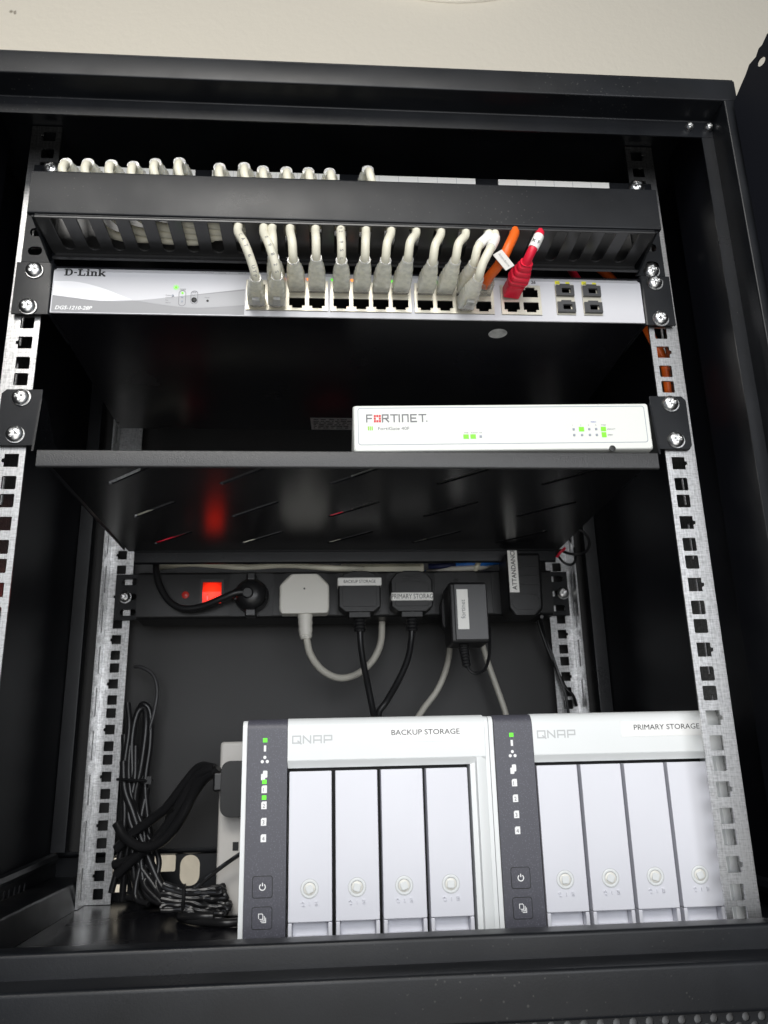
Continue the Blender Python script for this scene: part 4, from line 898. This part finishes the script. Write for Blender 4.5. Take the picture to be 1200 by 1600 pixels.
# ------------------------------------------------------------------ storage boxes
def nas(dx, lab, ltext, lx0, lx1, sx0, sx1, green, group):
    t = empty('storage_box', (6+dx, 130, FLOOR), lab, 'storage box', group)
    Yn = 18.0; zt = -171.8; zb = FLOOR+4
    def prof(y0, y1, z0, z1, r):                              # rounded front-top edge, (y, z)
        q = [(y1, z0), (y0, z0)]
        for k in range(7): a = R(180-90*k/6); q.append((y0+r+r*math.cos(a), z1-r+r*math.sin(a)))
        q.append((y1, z1)); return q
    # shell
    mb = MB(); mb.plate(prof(Yn+2, 236, zb, zt-1.0, 5), [], YZ(-74.6+dx), 3.0); mb.plate(prof(Yn+2, 236, zb, zt-1.0, 5), [], YZ(83.8+dx), 2.8)
    mb.plate([(Yn+16, zb), (236, zb), (236, zt-1.2), (Yn+16, zt-1.2)], [], YZ(-71.5+dx), 155.2)
    mb.build('shell', NASW, t, bevel=.8, seg=2)
    # graphite control panel
    mb = MB(); mb.plate(prof(Yn, Yn+20, zb, zt-.3, 7), [], YZ(-71.4+dx), 25.7); pn = mb.build('control_panel', NASP, t, bevel=.5)
    # white fascia: top band and right border
    mb = MB(); mb.plate(prof(Yn, Yn+24, -198.5, zt, 8), [], YZ(-45.6+dx), 129.3)
    mb.add([(-45.6+dx, Yn, -198.5), (83.7+dx, Yn, -198.5), (-45.6+dx, Yn+3.2, -203.2), (83.7+dx, Yn+3.2, -203.2), (-45.6+dx, Yn+24, -198.5), (83.7+dx, Yn+24, -198.5), (-45.6+dx, Yn+24, -203.2), (83.7+dx, Yn+24, -203.2)],
           [(0, 1, 3, 2), (2, 3, 7, 6), (6, 7, 5, 4), (4, 5, 1, 0), (0, 2, 6, 4), (1, 5, 7, 3)])
    mb.build('fascia', NASW, t, bevel=.5)
    mb = MB(); a = [(73.4, Yn+18), (73.4, Yn+3.2), (76.6, Yn+2.6), (77.4, Yn), (80, Yn), (83.7, Yn+1.4), (83.7, Yn+18)]
    mb.plate([(u+dx, v) for u, v in a], [], XY(zb), -198.6-zb); mb.build('side_border', NASW, t, bevel=.3)
    MB().box(-45.5+dx, 73.3+dx, Yn+15, Yn+15.9, zb, -203).build('bay_back', CAV, t)
    # drive trays
    for i in range(4):
        x0 = -44.3+29.42*i+dx; x1 = x0+27.1; zt_ = -205.2; zh_ = -293.4
        mb = MB(); mb.box(x0, x1, Yn+1.2, Yn+14, zh_, zt_)
        mb.box(x0, x0+2.5, Yn+1.3, Yn+14, zb, zh_-.25); mb.box(x1-2.5, x1, Yn+1.3, Yn+14, zb, zh_-.25)
        mb.box(x0+2.6, x1-2.6, Yn+8, Yn+14, zb, zh_-.2); mb.box(x0+2.6, x1-2.6, Yn+2.4, Yn+7.9, zb, -301.5)
        tr = mb.build('drive_tray', NAST, t, bevel=.55, seg=2)
        cx = (x0+x1)/2-.4; cz = -274.6
        ring = MB(); ring.lathe([(5.45, 0), (5.4, .1), (5.0, .35), (4.1, .35), (3.75, .05), (3.75, -.2)], (cx, Yn+1.2, cz), seg=32)
        lk = ring.build('lock', NASW, tr, angle=30)
        gr = MB(); o1 = circ(cx, cz, 5.75, 32); i1 = circ(cx, cz, 5.5, 32); gr.add([(u, Yn+1.14, v) for u, v in o1+i1], [(q, (q+1) % 32, 32+(q+1) % 32, 32+q) for q in range(32)]); gr.build('lock_gap', EMB, tr, smooth=False)
        k = MB(); an = random.Random(i*3+int(dx)).uniform(-.6, .6)
        k.lathe([(3.72, -.2), (3.72, -.05), (3.4, .12), (.2, .12)], (cx, Yn+1.2, cz), seg=24)
        k.build('barrel', LOCKM, tr, angle=30)
        k = MB(); q = rr(0, 0, 4.4, 4.4, .8, 2); q = [(cx+u*math.cos(an)-v*math.sin(an), cz+u*math.sin(an)+v*math.cos(an)) for u, v in q]
        k.plate(q, [], XZ(Yn+.25), .8); k.build('key_square', NASW, tr, bevel=.2)
        e = MB(); f2 = lambda u, v, w_: (cx+u, Yn+.9, cz-8.4+v)
        for pl in ([(-5.2, .6), (-4.2, 1.4), (-3.4, .4)], [(-4.4, -.8), (-3.2, -.8)], [(0, -.8), (0, 1.2)], [(3.2, 1.2), (4.8, 1.2)], [(3.4, -.6), (4.8, -.6), (4.8, .4), (3.4, .4)]):
            for aa, bb in zip(pl[:-1], pl[1:]):
                dd = Vector((bb[0]-aa[0], bb[1]-aa[1])).normalized(); nn = Vector((-dd.y, dd.x))*.28
                e.plate([(aa[0]+nn.x, aa[1]+nn.y), (bb[0]+nn.x, bb[1]+nn.y), (bb[0]-nn.x, bb[1]-nn.y), (aa[0]-nn.x, aa[1]-nn.y)], [], (lambda u, v, w_: (cx+u, Yn+.45+w_, cz-8.4+v)), .9)
        e.build('embossed_marks', NAST, tr)
    # maker's letters, flat strokes with the relief's shade put into their grey
    em = MB(); fx = lambda u, v, w_: (-42.3+dx+u, Yn-.10+w_, -187.6+v); h = 4.3
    for x, pls in ((0, [[(0, 0), (0, h), (5, h), (5, 0), (0, 0)], [(3.4, 1.2), (5.4, -.5)]]), (6.9, [[(0, 0), (0, h), (4.6, 0), (4.6, h)]]), (13.6, [[(0, 0), (0, h), (4.8, h), (4.8, 0)], [(0, 1.6), (4.8, 1.6)]]), (20.4, [[(0, 0), (0, h), (4.8, h), (4.8, 1.6), (0, 1.6)]])):
        for pl in pls: em.stroke([(x+u, v) for u, v in pl], .85, fx)
    em.build('maker_name', EMB, t, smooth=False)
    lb = MB().box(sx0+dx, sx1+dx, Yn-.18, Yn-.02, -188.2, -178.2).build('label', mat('clear_tape', (.80, .80, .79), .25) if 'clear_tape' not in bpy.data.materials else bpy.data.materials['clear_tape'], t)
    flat_text('label_text', ltext, lx0+dx, -183.9, Yn-.28, 3.3, INKB, lb, width=lx1-lx0)
    # icons
    xi = -60+dx; Yi = Yn-.12
    ic = MB(); ic.box(xi-.7, xi+.7, Yi, Yi+.1, -198.2, -193.6); ic.box(xi-1.1, xi+.3, Yi, Yi+.1, -194.4, -193.6); ic.box(xi-1, xi+1, Yi, Yi+.1, -191.9, -190.4)
    for (u, v) in ((0, -202.3), (-1.5, -204.9), (1.5, -204.9)): pass
    ic = MB(); ic.box(xi-.75, xi+.75, Yi, Yi+.1, -192.4, -188.6)
    for (u, v) in ((0, -196), (-1.6, -198.6), (1.6, -198.6)): ic.plate(circ(xi+u, v, 1.05, 10), [], XZ(Yi), .1)
    ic.plate(rr(xi+.4, -206.3, 2.8, 4.4, .6, 2), [], XZ(Yi), .1); ic.plate(rr(xi-.9, -208, 2.6, 4.0, .6, 2), [], XZ(Yi-.05), .1)
    ic.build('icons', INKW, pn, smooth=False)
    for n_, z in enumerate((-216.6, -226.2, -236.0, -245.6)):
        zz = z+1.2
        dk = MB(); dk.plate([(xi-1.7, zz-2.3), (xi+1.7, zz-2.3), (xi+1.7, zz+2.3), (xi-.9, zz+2.3), (xi-1.7, zz+1.5)], [], XZ(Yi), .1); d_ = dk.build('drive_icon', INKW, pn, smooth=False)
        flat_text('drive_number', str(n_+1), xi-.8, zz-1.5, Yi-.1, 2.4, INKG, d_)
    for g, z in ((0, -185.4), (1, -210.9), (2, -220.4)):
        if g in green: MB().box(xi-1.4, xi+1.4, Yi-.1, Yi+.1, z-1.3, z+1.3).build('indicator', LEDG, pn, bevel=.2)
    for kb, z in enumerate((-272.4, -289.8)):
        o = rr(xi, z, 12.6, 12.8, 1.6, 3); i_ = rr(xi, z, 11.7, 11.9, 1.3, 3); n = len(o)
        g = MB(); g.add([(u, Yn-.06, v) for u, v in o+i_], [(k, (k+1) % n, n+(k+1) % n, n+k) for k in range(n)]); g.build('button_groove', INKB, pn, smooth=False)
        b_ = MB(); b_.plate(i_, [], XZ(Yn-.25), .2); bt = b_.build('button', NASP, pn, bevel=.12)
        s_ = MB()
        if kb == 0:
            for k in range(14):
                a0 = R(125+290*k/14); a1 = R(125+290*(k+1)/14)
                s_.add([(xi+r_*math.cos(a), Yn-.34, z+r_*math.sin(a)) for r_, a in ((2.1, a0), (1.5, a0), (1.5, a1), (2.1, a1))], [(0, 1, 2, 3)])
            s_.add([(xi+u, Yn-.34, z+v) for u, v in ((-.3, .5), (.3, .5), (.3, 2.4), (-.3, 2.4))], [(0, 1, 2, 3)])
        else:
            for pl in ([(-2, 0), (-2, 2.4), (0, 2.4), (.6, 1.8), (.6, -.6), (-1.2, -.6)], [(-.8, -1.5), (1.5, -1.5), (1.5, 1)], [(0, -2.4), (2.3, -2.4), (2.3, 0)]): s_.stroke([(xi+u, z+v) for u, v in pl], .45, XZ(Yn-.34))
        s_.build('button_symbol', INKW, bt, smooth=False)
    u_ = MB(); u_.box(-63.6+dx, -54.4+dx, Yn-.1, Yn+.2, -309, -301.8); us = u_.build('usb_port', CAV, pn); MB().box(-62.4+dx, -55.6+dx, Yn-.2, Yn-.05, -307.5, -302.9).build('usb_tongue', NAVY, us)
    for fx_ in (-66, 78):
        for fy in (30, 222): pass
    ft_ = MB()
    for fx_ in (-62, 74):
        for fy in (36, 220): ft_.lathe([(7, 0), (7, 4.2)], (fx_+dx, fy, FLOOR+.1), 'Z', 16)
    ft_.build('feet', PLBS, t)
    return t
nas(0, 'white four-bay storage box labelled BACKUP STORAGE, left one on the cabinet floor', 'BACKUP STORAGE', 22, 67.1, 16, 73, (0, 1, 2), 'four-bay storage boxes on the cabinet floor')
nas(161.5, 'white four-bay storage box labelled PRIMARY STORAGE, right one behind the rail', 'PRIMARY STORAGE', 23.6, 69.0, 14.6, 74, (0,), 'four-bay storage boxes on the cabinet floor')
